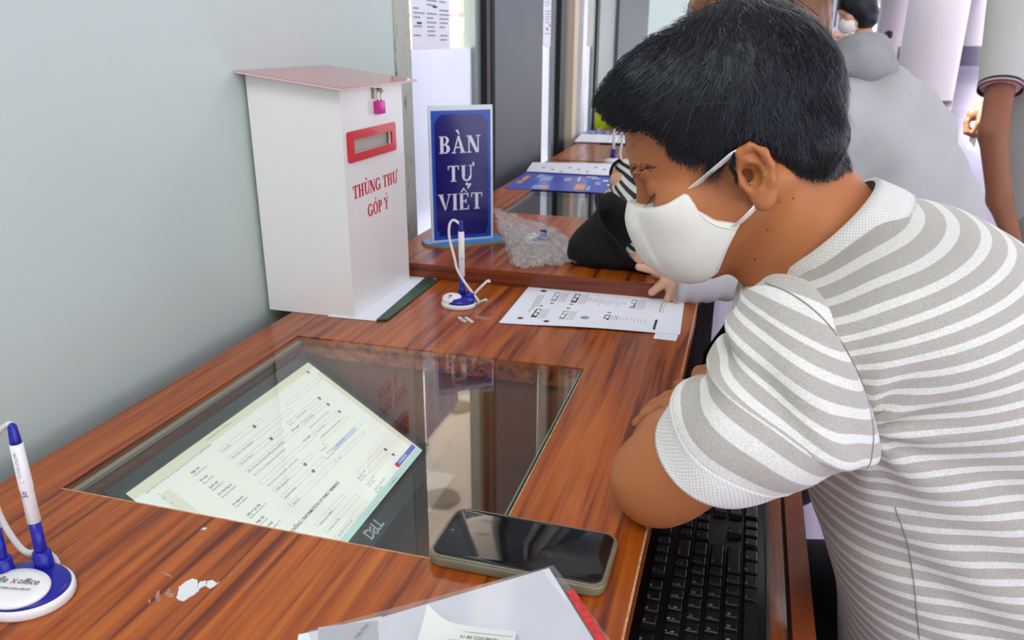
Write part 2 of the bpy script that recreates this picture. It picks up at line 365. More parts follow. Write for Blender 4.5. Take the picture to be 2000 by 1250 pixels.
# canopy outside: tiles with downlights; and the street
m_tile = pbr('soffit_tile', lin(246, 230, 224), .5, var=.08, vscale=5)
m_pave = pbr('paving', lin(222, 214, 204), .7, var=.05)
sof = bpy.data.objects.new('ceiling', None); COL.objects.link(sof); sof.location = (-3, 3, 3.0); sof['kind'] = 'structure'; sof['label'] = 'tiled canopy soffit outside the windows'
tm = None
for i in range(4):
    for j in range(26):
        x0 = -.995-.4*(i+1); y0 = .5+.4*j
        if tm is None:
            o = MB().box(.004, .396, .004, .396, 0, .02).out('tile', m_tile); tm = o.data
        else: o = bpy.data.objects.new('tile', tm); COL.objects.link(o)
        o.parent = sof; o.location = (x0+3, y0-3, 0+random.uniform(0, .002))
m_lampb = pbr('lamp_glow', lin(255, 240, 205), .5, emit=(1, .85, .6, 1), es=1.5); m_rim = pbr('lamp_rim', lin(150, 140, 120), .4)
for (x, y) in ((-1.6, 3.95), (-1.95, 5.2), (-1.45, 6.1), (-1.5, 7.6), (-1.3, 2.3)):
    o = thing('downlight', (x, y, 2.99), 'round recessed downlight in the tiled canopy outside, seen mirrored in the desk glass', 'lamp', group='canopy downlights')
    MB().add(*lathe_vf([(.09, .0), (.11, -.004), (.11, .01), (.09, .01)], 24)).out('rim', m_rim, o)
    MB().add(*lathe_vf([(.088, .002), (.088, .01)], 24)).out('lens', m_lampb, o)
struct('floor', MB().box(-30, -.99, -5, 60, -.2, -.05), m_pave, label='pavement outside the windows')
struct('floor', MB().box(-.9, 60, 62, 110, -.2, -.02), m_pave, label='pavement beyond the far end of the hall')
m_leaf = pbr('foliage', lin(90, 150, 90), .6, var=.5, vscale=3); m_bark = pbr('bark', lin(110, 90, 70), .8)
def tree(x, y, h, label):
    o = thing('street_tree', (x, y, 0), label, 'tree')
    v, f = tube_vf(crom([(0, 0, 0), (.05, 0, h*.35), (0, .1, h*.6)], 4), .12, 8); MB().add(v, f).out('trunk', m_bark, o)
    n = 1500; c = rng.normal(0, 1, (n, 3)); c = c/np.linalg.norm(c, axis=1)[:, None]*rng.uniform(.4, 1, (n, 1))*[h*.3, h*.3, h*.22]+[0, 0, h*.75]
    V = []; F = []
    for i, q in enumerate(c):
        a = rng.normal(0, .13, (4, 3)); V += [q+a[0], q+a[1], q+a[2]]; F.append((3*i, 3*i+1, 3*i+2))
    mm = mobj('foliage', V, F, m_leaf, o); mm['kind'] = 'stuff'
def outp(px, py, y): return ony((px, py), y)
p = outp(905, 40, 16); tree(p[0], p[1], 5.2, 'green street tree seen through the window gap above the frosted film')
p = outp(1768, 60, 68); tree(p[0], p[1], 3.0, 'leafy tree outside the hall behind the round column')
p = outp(1882, 40, 70); tree(p[0], p[1], 3.2, 'leafy tree outside the hall left of the far column')
m_red = pbr('red_awning', lin(214, 50, 56), .5); m_orange = pbr('orange_post', lin(225, 140, 100), .6); m_teal = pbr('teal_panel', lin(90, 130, 140), .6); m_cream = pbr('cream_wall', lin(222, 205, 190), .6)
st = ony((896, 90), 14.0)
o = thing('street_stall', (st[0], 14, 0), 'street stall with red awning outside the window', 'stall')
mb = MB(); mb.box(-.9, .9, -.5, .5, 1.55, 1.62); mb.out('awning', m_red, o)
MB().box(-.9, .9, -.45, -.40, 1.35, 1.55).out('sign_board', m_white, o)
for dx in (-.8, .75): MB().box(dx-.06, dx+.06, -.45, -.33, 0, 1.55).out('post', m_orange, o)
MB().box(-.75, .7, -.3, .3, 0, .9).out('counter', m_teal, o)
st = ony((930, 50), 9.0)
o = MB().box(st[0]-.08, st[0]+.25, 9, 9.3, 0, 3.0).out('brick_pier', m_cream); tag(o, 'cream pier just outside at the right edge of the window view', 'pier')

# ---- the hall
m_col, n, l, b = nmat('column_paint'); b.inputs['Base Color'].default_value = lin(226, 214, 214); b.inputs['Roughness'].default_value = .35
m_footshade = pbr('dark_red_foot_shade', lin(96, 44, 44), .3); m_cg = pbr('grey_stone', lin(120, 112, 126), .3)
def column(px, py, r, label, base, bh, y=None):
    q = onz((px, py), 0); o = thing('round_column', (q[0], q[1], 0), label, 'column')
    MB().add(*lathe_vf([(r, bh), (r, 3.4)], 48)).out('shaft', m_col, o, smooth=False).data
    MB().add(*lathe_vf([(r*1.03, 0), (r*1.03, bh), (r*.9, bh)], 48)).out('plinth', base, o)
    for c in o.children: autosmooth(c)
column(1800, 200, .56, 'large round pale column with dark red shading coloured in at its foot', m_footshade, .07)  # plinth ring here is foot shading put into the colour
column(1738, 122, 1.0, 'round pale column further back on the left of the big one', m_cg, .05)
column(1902, 128, .9, 'round pink white column with a grey stone base near the right edge', m_cg, .95)
# bright glazed far side of the hall
m_mull = pbr('white_mullion', lin(230, 232, 245), .4)
far = bpy.data.objects.new('window_4', None); COL.objects.link(far); far.location = (0, 60, 0); far['kind'] = 'structure'; far['label'] = 'glazed far end of the hall'
MB().box(-.9, 26, 60.05, 60.07, 0, 3.4).out('pane', m_winglass, far, world=True)
for i in range(14): MB().box(-.6+i*1.9, -.45+i*1.9, 60, 60.15, 0, 3.4).out('mullion', m_mull, far, world=True)
for z in (.9, 2.2): MB().box(-.9, 26, 60, 60.15, z, z+.12).out('transom', m_mull, far, world=True)
# ribbed white gate panel
g = ony((1627, 40), 7.0); gl = ony((1608, 40), 7.0)[0]; gr_ = ony((1645, 40), 7.0)[0]
o = thing('folding_gate', (g[0], 7.0, 0), 'white barred gate behind the short haired woman', 'gate')
m_gate = pbr('gate_white', lin(215, 215, 228), .4); m_navy = pbr('navy_gap', lin(40, 44, 80), .6)
MB().box(gl, gr_, 7.03, 7.04, 0, 2.6).out('back_panel', m_navy, o, world=True)
for i in range(5):
    x = gl+(gr_-gl)*i/4; MB().box(x-.012, x+.012, 6.98, 7.03, 0, 2.6).out('bar', m_gate, o, world=True)
for z in (.3, 1.22, 2.0): MB().box(gl, gr_, 6.97, 7.02, z, z+.09).out('rail', m_gate, o, world=True)
# ------------------------------------------------------------------ desks
ZD, ZD2 = 0.76, 0.79
HX0, HX1, HY0, HY1 = -0.667, -0.194, 0.569, 1.050
def desk(label, zt, xa, xb, ya, yb, hole, tray=False):
    d = thing('writing_desk', (xa, ya, 0), label, 'desk')
    hx0, hx1, hy0, hy1 = hole; th = .034
    mb = MB()   # one slab with a rectangular opening, a small rebate holds the glass
    o = [(xa, ya), (xb, ya), (xb, yb), (xa, yb)]; i = [(hx0, hy0), (hx1, hy0), (hx1, hy1), (hx0, hy1)]
    v = []; f = []
    for z in (zt, zt-th): v += [(p[0], p[1], z) for p in o]+[(p[0], p[1], z) for p in i]
    for k in range(4):
        j = (k+1) % 4; f += [(k, j, 4+j, 4+k), (8+j, 8+k, 12+k, 12+j), (k, 8+k, 8+j, j), (4+j, 12+j, 12+k, 4+k)]
    mb.add(v, f); top = mb.out('desktop', m_wood, d, world=True)
    m_worn = M_WORN
    e = .0016
    MB().box(xb-e, xb+.0004, ya, yb, zt-.002, zt+.0004).out('worn_edge', m_worn, top, world=True)
    w = .0014
    MB().box(hx1, hx1+w, hy0, hy1, zt-.001, zt+.0004).box(hx0, hx1, hy0-w, hy0, zt-.001, zt+.0003).out('worn_edge', m_worn, top, world=True)
    MB().box(xa, xb, ya-.0012, ya-.0001, zt-th-.0, zt-.0006).out('front_edge', m_wood2, d, world=True)
    # box below the opening
    zb = zt-.30; t = .018
    MB().box(hx0-.012-t, hx0-.012, hy0-.03, hy1+.03, zb, zt-th).out('well_wall', m_inner, d, world=True)
    MB().box(hx1+.012, hx1+.012+t, hy0-.03, hy1+.03, zb, zt-th).out('well_wall', m_inner, d, world=True)
    MB().box(hx0-.012, hx1+.012, hy0-.03, hy0-.03+t, zb, zt-th).out('well_wall', m_inner, d, world=True)
    MB().box(hx0-.012, hx1+.012, hy1+.03-t, hy1+.03, zb, zt-th).out('well_wall', m_inner, d, world=True)
    MB().box(hx0-.03, hx1+.03, hy0-.03, hy1+.03, zb-t, zb).out('well_floor', m_inner, d, world=True)
    r = .008
    for q_ in ((hx0-.01, hx0+r), (hx1-r, hx1+.01)): MB().box(q_[0], q_[1], hy0-.01, hy1+.01, zt-.013, zt-.0085).out('glass_ledge', M_LEDGE, d, world=True)
    g = MB().box(hx0+.0015, hx1-.0035, hy0+.0015, hy1-.0015, zt-.0085, zt-.0015).out('glass_pane', m_glass, d, world=True)
    e = .0012
    MB().box(hx1-.0035, hx1-.002, hy0+.0015, hy1-.0015, zt-.0083, zt-.0012).box(hx0+.0015, hx1-.0035, hy0+.0002, hy0+.0016, zt-.0083, zt-.0012).out('glass_rim', m_glassedge, g, world=True)
    # carcass
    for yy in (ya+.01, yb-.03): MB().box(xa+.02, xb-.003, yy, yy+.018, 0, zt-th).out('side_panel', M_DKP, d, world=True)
    MB().box(xa+.01, xa+.028, ya+.03, yb-.03, .1, zt-th).out('back_panel', m_wood2, d, world=True)
    MB().box(xb-.075, xb-.06, ya+.028, yb-.03, zt-.16 if not tray else zt-.10, zt-th).out('apron', m_wood2, d, world=True)
    return d
M_DKP = pbr('shaded_side_panel', lin(30, 20, 18), .5)  # near-black colour holds the shading on the desk ends
M_WORN = pbr('worn_edge', lin(196, 150, 110), .6, var=.3, vscale=120)
M_LEDGE = pbr('pale_ledge', lin(170, 156, 138), .5)
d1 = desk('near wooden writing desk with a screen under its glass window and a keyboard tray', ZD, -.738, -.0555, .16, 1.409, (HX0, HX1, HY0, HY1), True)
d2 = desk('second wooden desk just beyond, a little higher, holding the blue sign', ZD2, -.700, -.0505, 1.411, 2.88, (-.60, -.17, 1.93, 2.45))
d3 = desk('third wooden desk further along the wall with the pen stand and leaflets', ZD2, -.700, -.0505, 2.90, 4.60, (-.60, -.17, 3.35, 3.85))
m_lipw = pbr('lip_wood', lin(150, 72, 38), .55, var=.15, vscale=30)
# keyboard tray of the near desk
ZTR = .632
MB().box(-.150, .092, .2, 1.30, ZTR-.016, ZTR).out('keyboard_tray', m_wood, d1, world=True)
MB().box(.096, .119, .2, 1.30, ZTR-.022, ZTR+.006).out('tray_lip', m_lipw, d1, world=True)
MB().box(.092, .096, .2, 1.30, ZTR-.02, ZTR-.006).out('tray_groove', m_dark, d1, world=True)

# ---- monitor in the well
Y_R = 1.03
P1 = ony((602, 708), Y_R); P2 = ony((825, 880), Y_R)
HH = np.linalg.norm(P1-P2); HD = (P1-P2)/HH; SD = np.array([0, 1., 0]); ND = np.cross(SD, HD)
SW = .408; OR0 = P2-SD*SW            # bottom left corner of the lit screen
if ND[2] < 0: ND = -ND
mon = thing('monitor', tuple(OR0+SD*SW/2-ND*.05), 'black flat monitor lying tilted under the desk glass showing a white web form', 'monitor')
def sp(s, h, n=0.): return OR0+SD*s+HD*h+ND*n
def slab(mb, s0, s1, h0, h1, n0, n1):
    v = [sp(s, h, n) for n in (n0, n1) for (s, h) in ((s0, h0), (s1, h0), (s1, h1), (s0, h1))]
    return mb.add(v, [(3, 2, 1, 0), (4, 5, 6, 7), (0, 1, 5, 4), (1, 2, 6, 5), (2, 3, 7, 6), (3, 0, 4, 7)])
m_bezel = pbr('bezel', lin(40, 44, 46), .35); m_case = pbr('monitor_case', lin(52, 58, 62), .5)
bt, bb, bs, bn = .016, .030, .016, .004
mb = MB(); slab(mb, -bs, SW+bs, HH, HH+bt, -.012, bn); slab(mb, -bs, SW+bs, -bb, 0, -.012, bn); slab(mb, -bs, 0, 0, HH, -.012, bn); slab(mb, SW, SW+bs, 0, HH, -.012, bn)
mb.out('bezel', m_bezel, mon, world=True)
mb = MB(); slab(mb, -bs, SW+bs, -bb, HH+bt, -.035, -.0121); slab(mb, .08, SW-.08, .03, HH-.03, -.06, -.0351)
mb.out('case', m_case, mon, world=True)
m_scr, n, l, b = nmat('screen_glow'); n.remove(b); em = n.new('ShaderNodeEmission'); em.inputs[0].default_value = lin(238, 237, 228); em.inputs[1].default_value = .92; l.new(em.outputs[0], n['Material Output'].inputs[0])
def emat(nm, c, s=.92):
    m, n, l, b = nmat(nm); n.remove(b); em = n.new('ShaderNodeEmission'); em.inputs[0].default_value = c; em.inputs[1].default_value = s; l.new(em.outputs[0], n['Material Output'].inputs[0]); return m
scr = slab(MB(), 0, SW, 0, HH, -.010, 0).out('screen', m_scr, mon, world=True)
def spx(p):   # where a sight line meets the screen plane
    r = ray(p); k = np.dot(OR0-EYE, ND)/np.dot(r, ND); q = EYE+r*k-OR0; return np.array([np.dot(q, SD), np.dot(q, HD)])
def band(name, s0, s1, h0, h1, mat, n=.0004): slab(MB(), s0, s1, h0, h1, .0001, n).out(name, mat, scr, world=True)
e_beige = emat('screen_beige', lin(222, 218, 196)); e_pale = emat('screen_pale', lin(236, 236, 228)); e_cyan = emat('screen_taskbar', lin(190, 216, 214)); e_blue = emat('screen_blue', lin(92, 104, 190)); e_sel = emat('screen_selection', lin(196, 206, 232))
e_ink = emat('screen_ink', lin(70, 70, 76)); e_inkl = emat('screen_line', lin(172, 174, 174)); e_red = emat('screen_red', lin(205, 70, 70)); e_darkb = emat('screen_button', lin(110, 112, 114))
hb = spx((255, 990))[1]
band('browser_tab_bar', 0, SW, HH-.012, HH, e_beige); band('browser_address_bar', .0, SW, HH-.024, HH-.0125, e_pale)
q = spx((300, 985)); q2 = spx((380, 1000))
band('page_margin', 0, spx((325, 945))[0]-.0, .012, HH-.026, e_pale); band('page_margin_stripe', spx((322, 948))[0]-.018, spx((322, 948))[0], .012, HH-.026, e_beige)
band('right_margin', SW-.011, SW, .012, HH-.024, e_beige, .0003)
band('taskbar', 0, SW, 0, .0105, e_cyan)
a = spx((780, 912)); c_ = spx((820, 872)); band('chat_button', a[0], SW-.004, .0115, .0195, e_blue, .0005)
MB().prism([(a[0]+.004*math.cos(t*math.pi/8), .0155+.0045*math.sin(t*math.pi/8)) for t in range(16)], lambda p: sp(p[0], p[1], .0005), lambda p: sp(p[0], p[1], .0008)).out('chat_icon', e_red, scr, world=True)
TX = MB(); TB = MB()
def stext(s, p, size=.0042, bold=False, mb=None, squeeze=.9):
    q = spx(p); sans((TB if bold else TX) if mb is None else mb, s, size, sp(q[0], q[1]-size*.35, .0006), SD, HD, 0, bold, squeeze=squeeze)
for s, p in (('Ngày sinh', (372, 925)), ('Nơi sinh', (390, 940)), ('Quốc tịch', (408, 954)), ('Nơi thường trú', (426, 967)), ('Nơi tạm trú', (454, 987)), ('Giấy tờ tùy thân', (482, 1008)), ('Ngày cấp', (500, 1022)), ('Điện thoại', (515, 1035))): stext(s, p, .0046, True)
for s, p in (('Date of birth (*)', (378, 930)), ('Place of birth', (396, 946)), ('Nationality (*)', (414, 959)), ('Permanent address', (432, 973)), ('Current address', (459, 992)), ('Identity documents (*)', (487, 1013)), ('Date of issue', (503, 1030)), ('Phone number (*)', (522, 1042))): stext(s, p, .0043)
stext('THÔNG TIN VỀ CHA, MẸ, VỢ(CHỒNG) | INFORMATION OF FAMILY MEMBERS', (500, 1112), .0062, True, squeeze=.93)
stext('https://tbpl.tphochiminh.gov.vn/congdan/Declaration?maTD=DCA84EDDD8G8', (283, 964), .0042); stext('Tra cứu thông tin hồ sơ - Cổng dịch vụ', (400, 862), .0038)
for s, p in (('10/10/1974', (434, 881)), ('Lâm Thủy Ân, Thủy Quảng Bình', (452, 895)), ('Không có thông tin', (469, 907)), ('834 - 975 Nam Thái A Hòa Thọ Đông Cẩm Lệ, Đà Nẵng', (485, 921)), ('Ghi rõ số nhà, (including number, ward/commune)', (496, 929)), ('Ghi rõ số nhà, (including number, ward/commune)', (522, 950)), ('CMND | Identity card', (538, 959)), ('(00123456789000)', (556, 973)), ('08/07/2015', (572, 986)),
             ('Dân tộc', (560, 826)), ('Ethnicity', (565, 831)), ('Không có thông tin', (578, 817)), ('Không có thông tin', (592, 826)), ('Quận/Huyện, (and Town (Rural district)', (603, 837)), ('Không có thông tin', (616, 845)), ('Quận/Huyện, (and Town (Rural district)', (626, 855)), ('Số', (630, 869)), ('Number (*)', (627, 881)), ('Nơi cấp', (638, 886)), ('Place of issue', (638, 896)), ('Công an Đà Nẵng', (655, 873)), ('Email', (660, 897)),
             ('Ngày sinh - 1974', (698, 936)), ('Date of birth', (702, 940)), ('Ngày sinh - 1974', (716, 947)), ('Date of birth', (720, 951)), ('Ngày sinh - 02/01/1967', (731, 958)), ('Date of birth', (735, 963)),
             ('TRẦN DÙNG TƯỜNG', (624, 1026)), ('HOÀNG THỊ TÂM', (642, 1036)), ('NGUYỄN THỊ THU TÂM', (660, 1048)), ('27°C  Nhiều mây', (760, 950)), ('✕', (318, 975)), ('✕', (333, 984)), ('<', (308, 966))): stext(s, p, .0040)
stext('Nước ngoài', (570, 842), .0042, True); stext('Nước ngoài', (592, 862), .0042, True)
def frame_(mb, p, w, h=.0062, t=.0004):
    q = spx(p); s0, h0 = q[0], q[1]-h/2
    for r4 in ((s0, s0+w, h0, h0+t), (s0, s0+w, h0+h-t, h0+h), (s0, s0+t, h0, h0+h), (s0+w-t, s0+w, h0, h0+h)): slab(mb, r4[0], r4[1], r4[2], r4[3], .0002, .0005)
FR = MB(); BT = MB()
for p, w in (((430, 882), .095), ((448, 896), .15), ((465, 909), .105), ((481, 922), .17), ((508, 945), .14), ((534, 960), .10), ((551, 973), .11), ((567, 988), .12), ((574, 819), .075), ((588, 828), .075), ((612, 847), .07), ((628, 860), .08), ((652, 878), .085), ((656, 900), .09), ((700, 925), .08), ((715, 937), .08), ((618, 1027), .075), ((636, 1039), .09), ((655, 1052), .09), ((560, 790), .10)): frame_(FR, p, w)
for p in ((497, 833), (530, 857), (596, 907), (612, 920), (624, 778), (641, 790), (663, 804), (753, 878), (768, 888), (602, 727)): 
    q = spx(p); slab(BT, q[0]-.003, q[0]+.002, q[1]-.0025, q[1]+.0025, .0003, .0006)
FR.out('form_boxes', e_inkl, scr, world=True); BT.out('form_buttons', e_darkb, scr, world=True)
q = spx((650, 880)); slab(MB(), q[0], q[0]+.072, q[1]-.0035, q[1]+.0035, .00005, .00025).out('selected_field', e_sel, scr, world=True)
TX.out('screen_text', e_ink, scr, world=True); TB.out('screen_bold_text', e_ink, scr, world=True)
tb = MB(); sans(tb, 'HỖ TRỢ YÊU CẦU', .0052, sp(a[0]+.006, .0138, .0008), SD, HD, bold=True, squeeze=.62); tb.out('chat_text', e_pale, scr, world=True)
m_logo = pbr('logo_silver', lin(205, 210, 212), .3, metal=.3)
lg = MB(); sans(lg, 'D LL', .022, sp(SW/2-.026, -.023, bn+.0006), SD, HD, bold=True, squeeze=.92)
# the tilted E of the logo
for r4 in (((0, 0), (.0035, 0), (.0035, .016), (0, .016)), ((0, 0), (.012, 0), (.012, .003), (0, .003)), ((0, .0065), (.0105, .0065), (.0105, .0095), (0, .0095)), ((0, .013), (.012, .013), (.012, .016), (0, .016))):
    ca, sa = math.cos(.6), math.sin(.6); pts = [(SW/2-.0085+x*ca*.85-y*sa*.85, -.026+x*sa*.85+y*ca*.85) for x, y in r4]
    lg.prism(pts, lambda p: sp(p[0], p[1], bn), lambda p: sp(p[0], p[1], bn+.0006))
lg.out('maker_logo', m_logo, mon, world=True)
MB().box(-.53, -.42, .74, .92, ZD-.30, ZD-.293).out('stand_foot', m_case, mon, world=True)
MB().prism([(-.50, ZD-.295), (-.46, ZD-.295), (-.52, .60), (-.56, .60)], lambda p: (p[0], .80, p[1]), lambda p: (p[0], .86, p[1])).out('stand_neck', m_case, mon, world=True)
cb = thing('monitor_cable', (-.36, .98, ZD-.30), 'thin dark cable lying in the well under the desk glass', 'cable')
q = [(-.50, .62, .50), (-.42, .70, .475), (-.34, .78, .468), (-.27, .84, .466), (-.22, .80, .466), (-.19, .75, .466)]
MB().add(*tube_vf(crom(q, 8), .0025, 8)).out('cord', m_black, cb, True, world=True)

# ---- keyboard
KP = onz((1362, 1134), ZTR+.019); U = .01905
KY = KP[1]-11.0*U; KX = KP[0]-2.75*U
KA = -.004   # small turn of the keyboard
kb = thing('keyboard', (KX, KY, ZTR), 'black full size keyboard on the pull out tray under the desk edge', 'keyboard')
m_key = pbr('key_black', lin(26, 28, 32), .38, bump=.15, bscale=1500); m_kbase = pbr('keyboard_base', lin(20, 21, 24), .45); m_leg = pbr('key_legend', lin(205, 208, 212), .5); m_legb = pbr('key_legend_blue', lin(90, 150, 215), .5)
rbox('base', KX-.014, KX+6.25*U+.009, KY-.011, KY+22.5*U+.011, ZTR+.001, ZTR+.0125, .004, m_kbase, kb, world=True)
rbox('palm_edge', KX+6.25*U+.006, KX+6.25*U+.0105, KY-.011, KY+22.5*U+.011, ZTR+.002, ZTR+.0135, .0015, pbr('keyboard_edge', lin(70, 72, 74), .3), kb, world=True)
kc = {}
def key(u, r, w=1., h=1., leg=(), blue=False):
    """u along the row (towards +y), r across rows (towards +x)"""
    if (w, h) not in kc:
        bm = bmesh.new(); bmesh.ops.create_cube(bm, size=1)
        for v in bm.verts:
            top = v.co.z > 0; g = .0012 if not top else .0028
            v.co = Vector(((v.co.x)*(h*U-2*g)+(0 if not top else -.0004), (v.co.y)*(w*U-2*g), .0075 if top else 0))
        te = [e for e in bm.edges if all(v.co.z > 0 for v in e.verts)]
        bmesh.ops.bevel(bm, geom=te, offset=.0008, segments=1, affect='EDGES')
        me = bpy.data.meshes.new('key'); bm.to_mesh(me); bm.free(); me.materials.append(m_key); kc[(w, h)] = me
    o = bpy.data.objects.new('key', kc[(w, h)]); COL.objects.link(o); o.parent = kb
    o.location = ((r+h/2)*U, (u+w/2)*U, .0122)
    for i, s in enumerate(leg):
        if not s: continue
        sz = .0052 if len(s) == 1 else .0027 if len(s) > 2 else .0040
        ox = KX+(r*U)+.0055+(.0056 if i == 1 else 0)+(.003 if len(leg) == 1 and len(s) == 1 and s.isalpha() else 0); oy = KY+u*U+.0042
        sans(LB if (blue and i == 1) else LG, s, sz, (ox, oy, ZTR+.01995), (0, 1, 0), (-1, 0, 0))
LG = MB(); LB = MB()
key(0, 0, leg=('Esc',))
for i in range(12): key([2, 3, 4, 5, 6.5, 7.5, 8.5, 9.5, 11, 12, 13, 14][i], .0, leg=('F%d' % (i+1), ['', '', '', '', '', '', '', '', '⌕', '«', '‖', '»'][i]), blue=True)
for i, s in enumerate(('◂', '▾', '◆')): key(15.25+i, 0, leg=(s,))
for i, (s, t_) in enumerate(zip('`1234567890-=', '~!@#$%^&*()_+')): key(i, 1.25, leg=(t_, s))
key(13, 1.25, 2, leg=('Backspace',)); key(0, 2.25, 1.5, leg=('Tab',))
for i, s in enumerate('QWERTYUIOP'): key(1.5+i, 2.25, leg=(s,))
key(11.5, 2.25, leg=('{', '[')); key(12.5, 2.25, leg=('}', ']')); key(13.5, 2.25, 1.5, leg=('|', '\\'))
key(0, 3.25, 1.75, leg=('Caps',))
for i, s in enumerate('ASDFGHJKL'): key(1.75+i, 3.25, leg=(s,))
key(10.75, 3.25, leg=(':', ';')); key(11.75, 3.25, leg=('"', "'")); key(12.75, 3.25, 2.25, leg=('Enter',))
key(0, 4.25, 2.25, leg=('Shift',))
for i, s in enumerate('ZXCVBNM'): key(2.25+i, 4.25, leg=(s,))
key(9.25, 4.25, leg=('<', ',')); key(10.25, 4.25, leg=('>', '.')); key(11.25, 4.25, leg=('?', '/')); key(12.25, 4.25, 2.75, leg=('Shift',))
for u, w, s in ((0, 1.25, 'Ctrl'), (1.25, 1.25, ''), (2.5, 1.25, 'Alt'), (3.75, 6.25, ''), (10, 1.25, 'Alt'), (11.25, 1.25, 'Fn'), (12.5, 1.25, '▤'), (13.75, 1.25, 'Ctrl')): key(u, 5.25, w, leg=(s,))
for u, a_, b_, c2, d_ in ((15.25, 'Prt', 'Scr', 'Ins', 'Del'), (16.25, 'Scr', 'Lk', 'Home', 'End'), (17.25, 'Pau', 'Brk', 'PgU', 'PgD')):
    key(u, 1.25, leg=(a_, b_), blue=True); key(u, 2.25, leg=(c2,))
key(16.25, 4.25, leg=('↑',)); key(15.25, 5.25, leg=('←',)); key(16.25, 5.25, leg=('↓',)); key(17.25, 5.25, leg=('→',))
for r, row in ((1.25, ('Num', '/', '*', '-')), (2.25, ('7', '8', '9')), (3.25, ('4', '5', '6')), (4.25, ('1', '2', '3'))):
    for i, s in enumerate(row): key(18.5+i, r, leg=(s,))
key(21.5, 2.25, 1, 2, leg=('+',)); key(21.5, 4.25, 1, 2, leg=('Ent',)); key(18.5, 5.25, 2, leg=('0',)); key(20.5, 5.25, leg=('.',))
LG.out('key_legends', m_leg, kb, world=True); LB.out('blue_key_legends', m_legb, kb, world=True)
MB().add(*tube_vf(crom([(KX-.012, KY+15.2*U, ZTR+.008), (KX-.028, KY+14.6*U, ZTR+.010), (KX-.05, KY+13.9*U, ZTR+.02), (KX-.12, KY+13.4*U, ZTR+.01)], 6), .0022, 8)).out('cord', m_black, kb, True, world=True)

# ------------------------------------------------------------------ suggestion box
bx = thing('suggestion_box', (-.70, 1.27, ZD+.004), 'tall white suggestion box with red lid, red slot frame and pink padlock', 'box')
X0, X1, YA, YB = -.783, -.617, 1.150, 1.388
zb_, zl, zr = ZD+.0035, 1.160, 1.139
t = .004
def wallp(nm, pts, lo, fn): MB().prism(pts, lambda p: fn(p, 0), lambda p: fn(p, lo)).out(nm, m_offwhite, bx, world=True)
wallp('front_panel', [(X0, zb_), (X1, zb_), (X1, zr), (X0, zl)], t, lambda p, k: (p[0], YA+k, p[1]))
wallp('back_panel', [(X0, zb_), (X1, zb_), (X1, zr), (X0, zl)], t, lambda p, k: (p[0], YB-k, p[1]))
SY0, SY1, SZ0, SZ1 = 1.183, 1.330, 1.036, 1.058
mb = MB()
for (a0, a1, b0, b1) in ((YA+t, YB-t, zb_, SZ0), (YA+t, YB-t, SZ1, zr), (YA+t, SY0, SZ0, SZ1), (SY1, YB-t, SZ0, SZ1)): mb.box(X1-t, X1, a0, a1, b0, b1)
mb.out('side_panel', m_offwhite, bx, world=True)
MB().box(X0, X0+t, YA+t, YB-t, zb_, zl).out('side_panel', m_offwhite, bx, world=True)
MB().box(X0, X1, YA, YB, zb_-.003, zb_).out('base', m_offwhite, bx, world=True)
m_slotback = pbr('slot_flap', lin(186, 180, 170), .6)
MB().box(X1-.012, X1-.008, SY0-.01, SY1+.01, SZ0-.01, SZ1+.01).out('slot_flap', m_slotback, bx, world=True)
m_redp = pbr('red_plastic', lin(206, 16, 34), .3, coat=.3)
def rrect(x0, x1, y0, y1, r, n=6):
    out = []
    for cx, cy, a0 in ((x1-r, y0+r, -90), (x1-r, y1-r, 0), (x0+r, y1-r, 90), (x0+r, y0+r, 180)):
        for k in range(n+1): a = math.radians(a0+90*k/n); out.append((cx+r*math.cos(a), cy+r*math.sin(a)))
    return out
oo = rrect(1.163, 1.347, 1.0225, 1.0725, .006); ii = rrect(SY0, SY1, SZ0, SZ1, .0004); v = []; f = []; n_ = len(oo)
for xx in (X1+.0005, X1+.0035): v += [(xx, p[0], p[1]) for p in oo]+[(xx, p[0], p[1]) for p in ii]
for k in range(n_):
    j = (k+1) % n_; f += [(k, j, n_+j, n_+k), (2*n_+j, 2*n_+k, 3*n_+k, 3*n_+j), (k, 2*n_+k, 2*n_+j, j), (n_+j, 3*n_+j, 3*n_+k, n_+k)]
MB().add(v, f).out('slot_frame', m_redp, bx, world=True)
mb = MB(); serif(mb, 'THÙNG THƯ', .0215, (X1+.0002, 1.262, .962), (0, 1, 0), (0, 0, 1), .0004, sq=1.08, gap=.0)
serif(mb, 'GÓP Ý', .0215, (X1+.0002, 1.266, .922), (0, 1, 0), (0, 0, 1), .0004, sq=1.0)
mb.out('lettering', m_redp, bx, world=True)
m_lid = pbr('red_lid', lin(186, 40, 52), .12, coat=.6); m_lide = pbr('lid_edge', lin(214, 190, 184), .4)
lx0, lx1, ly0, ly1 = -.788, -.600, 1.128, 1.425
def lz(x): return zr+.002+(zl-zr)*(X1-x)/(X1-X0)
def lidp(z0, z1, e): return [(x, y, lz(x)+z) for z in (z0, z1) for (x, y) in ((lx0+e, ly0+e), (lx1-e, ly0+e), (lx1-e, ly1-e), (lx0+e, ly1-e))]
bf = [(3, 2, 1, 0), (4, 5, 6, 7), (0, 1, 5, 4), (1, 2, 6, 5), (2, 3, 7, 6), (3, 0, 4, 7)]
lid = MB().add(lidp(0, .0028, 0), bf).out('lid', m_lide, bx, world=True)
MB().add(lidp(.0028, .0034, .0008), bf).out('lid_face', m_lid, lid, world=True)
pk = thing('padlock', (-.612, 1.279, 1.105), 'small pink padlock hanging below the red lid of the suggestion box', 'padlock')
m_pink = pbr('pink_lacquer', lin(214, 50, 150), .3)
rbox('body', -.6165, -.6055, 1.268, 1.292, 1.092, 1.1135, .0018, m_pink, pk, world=True)
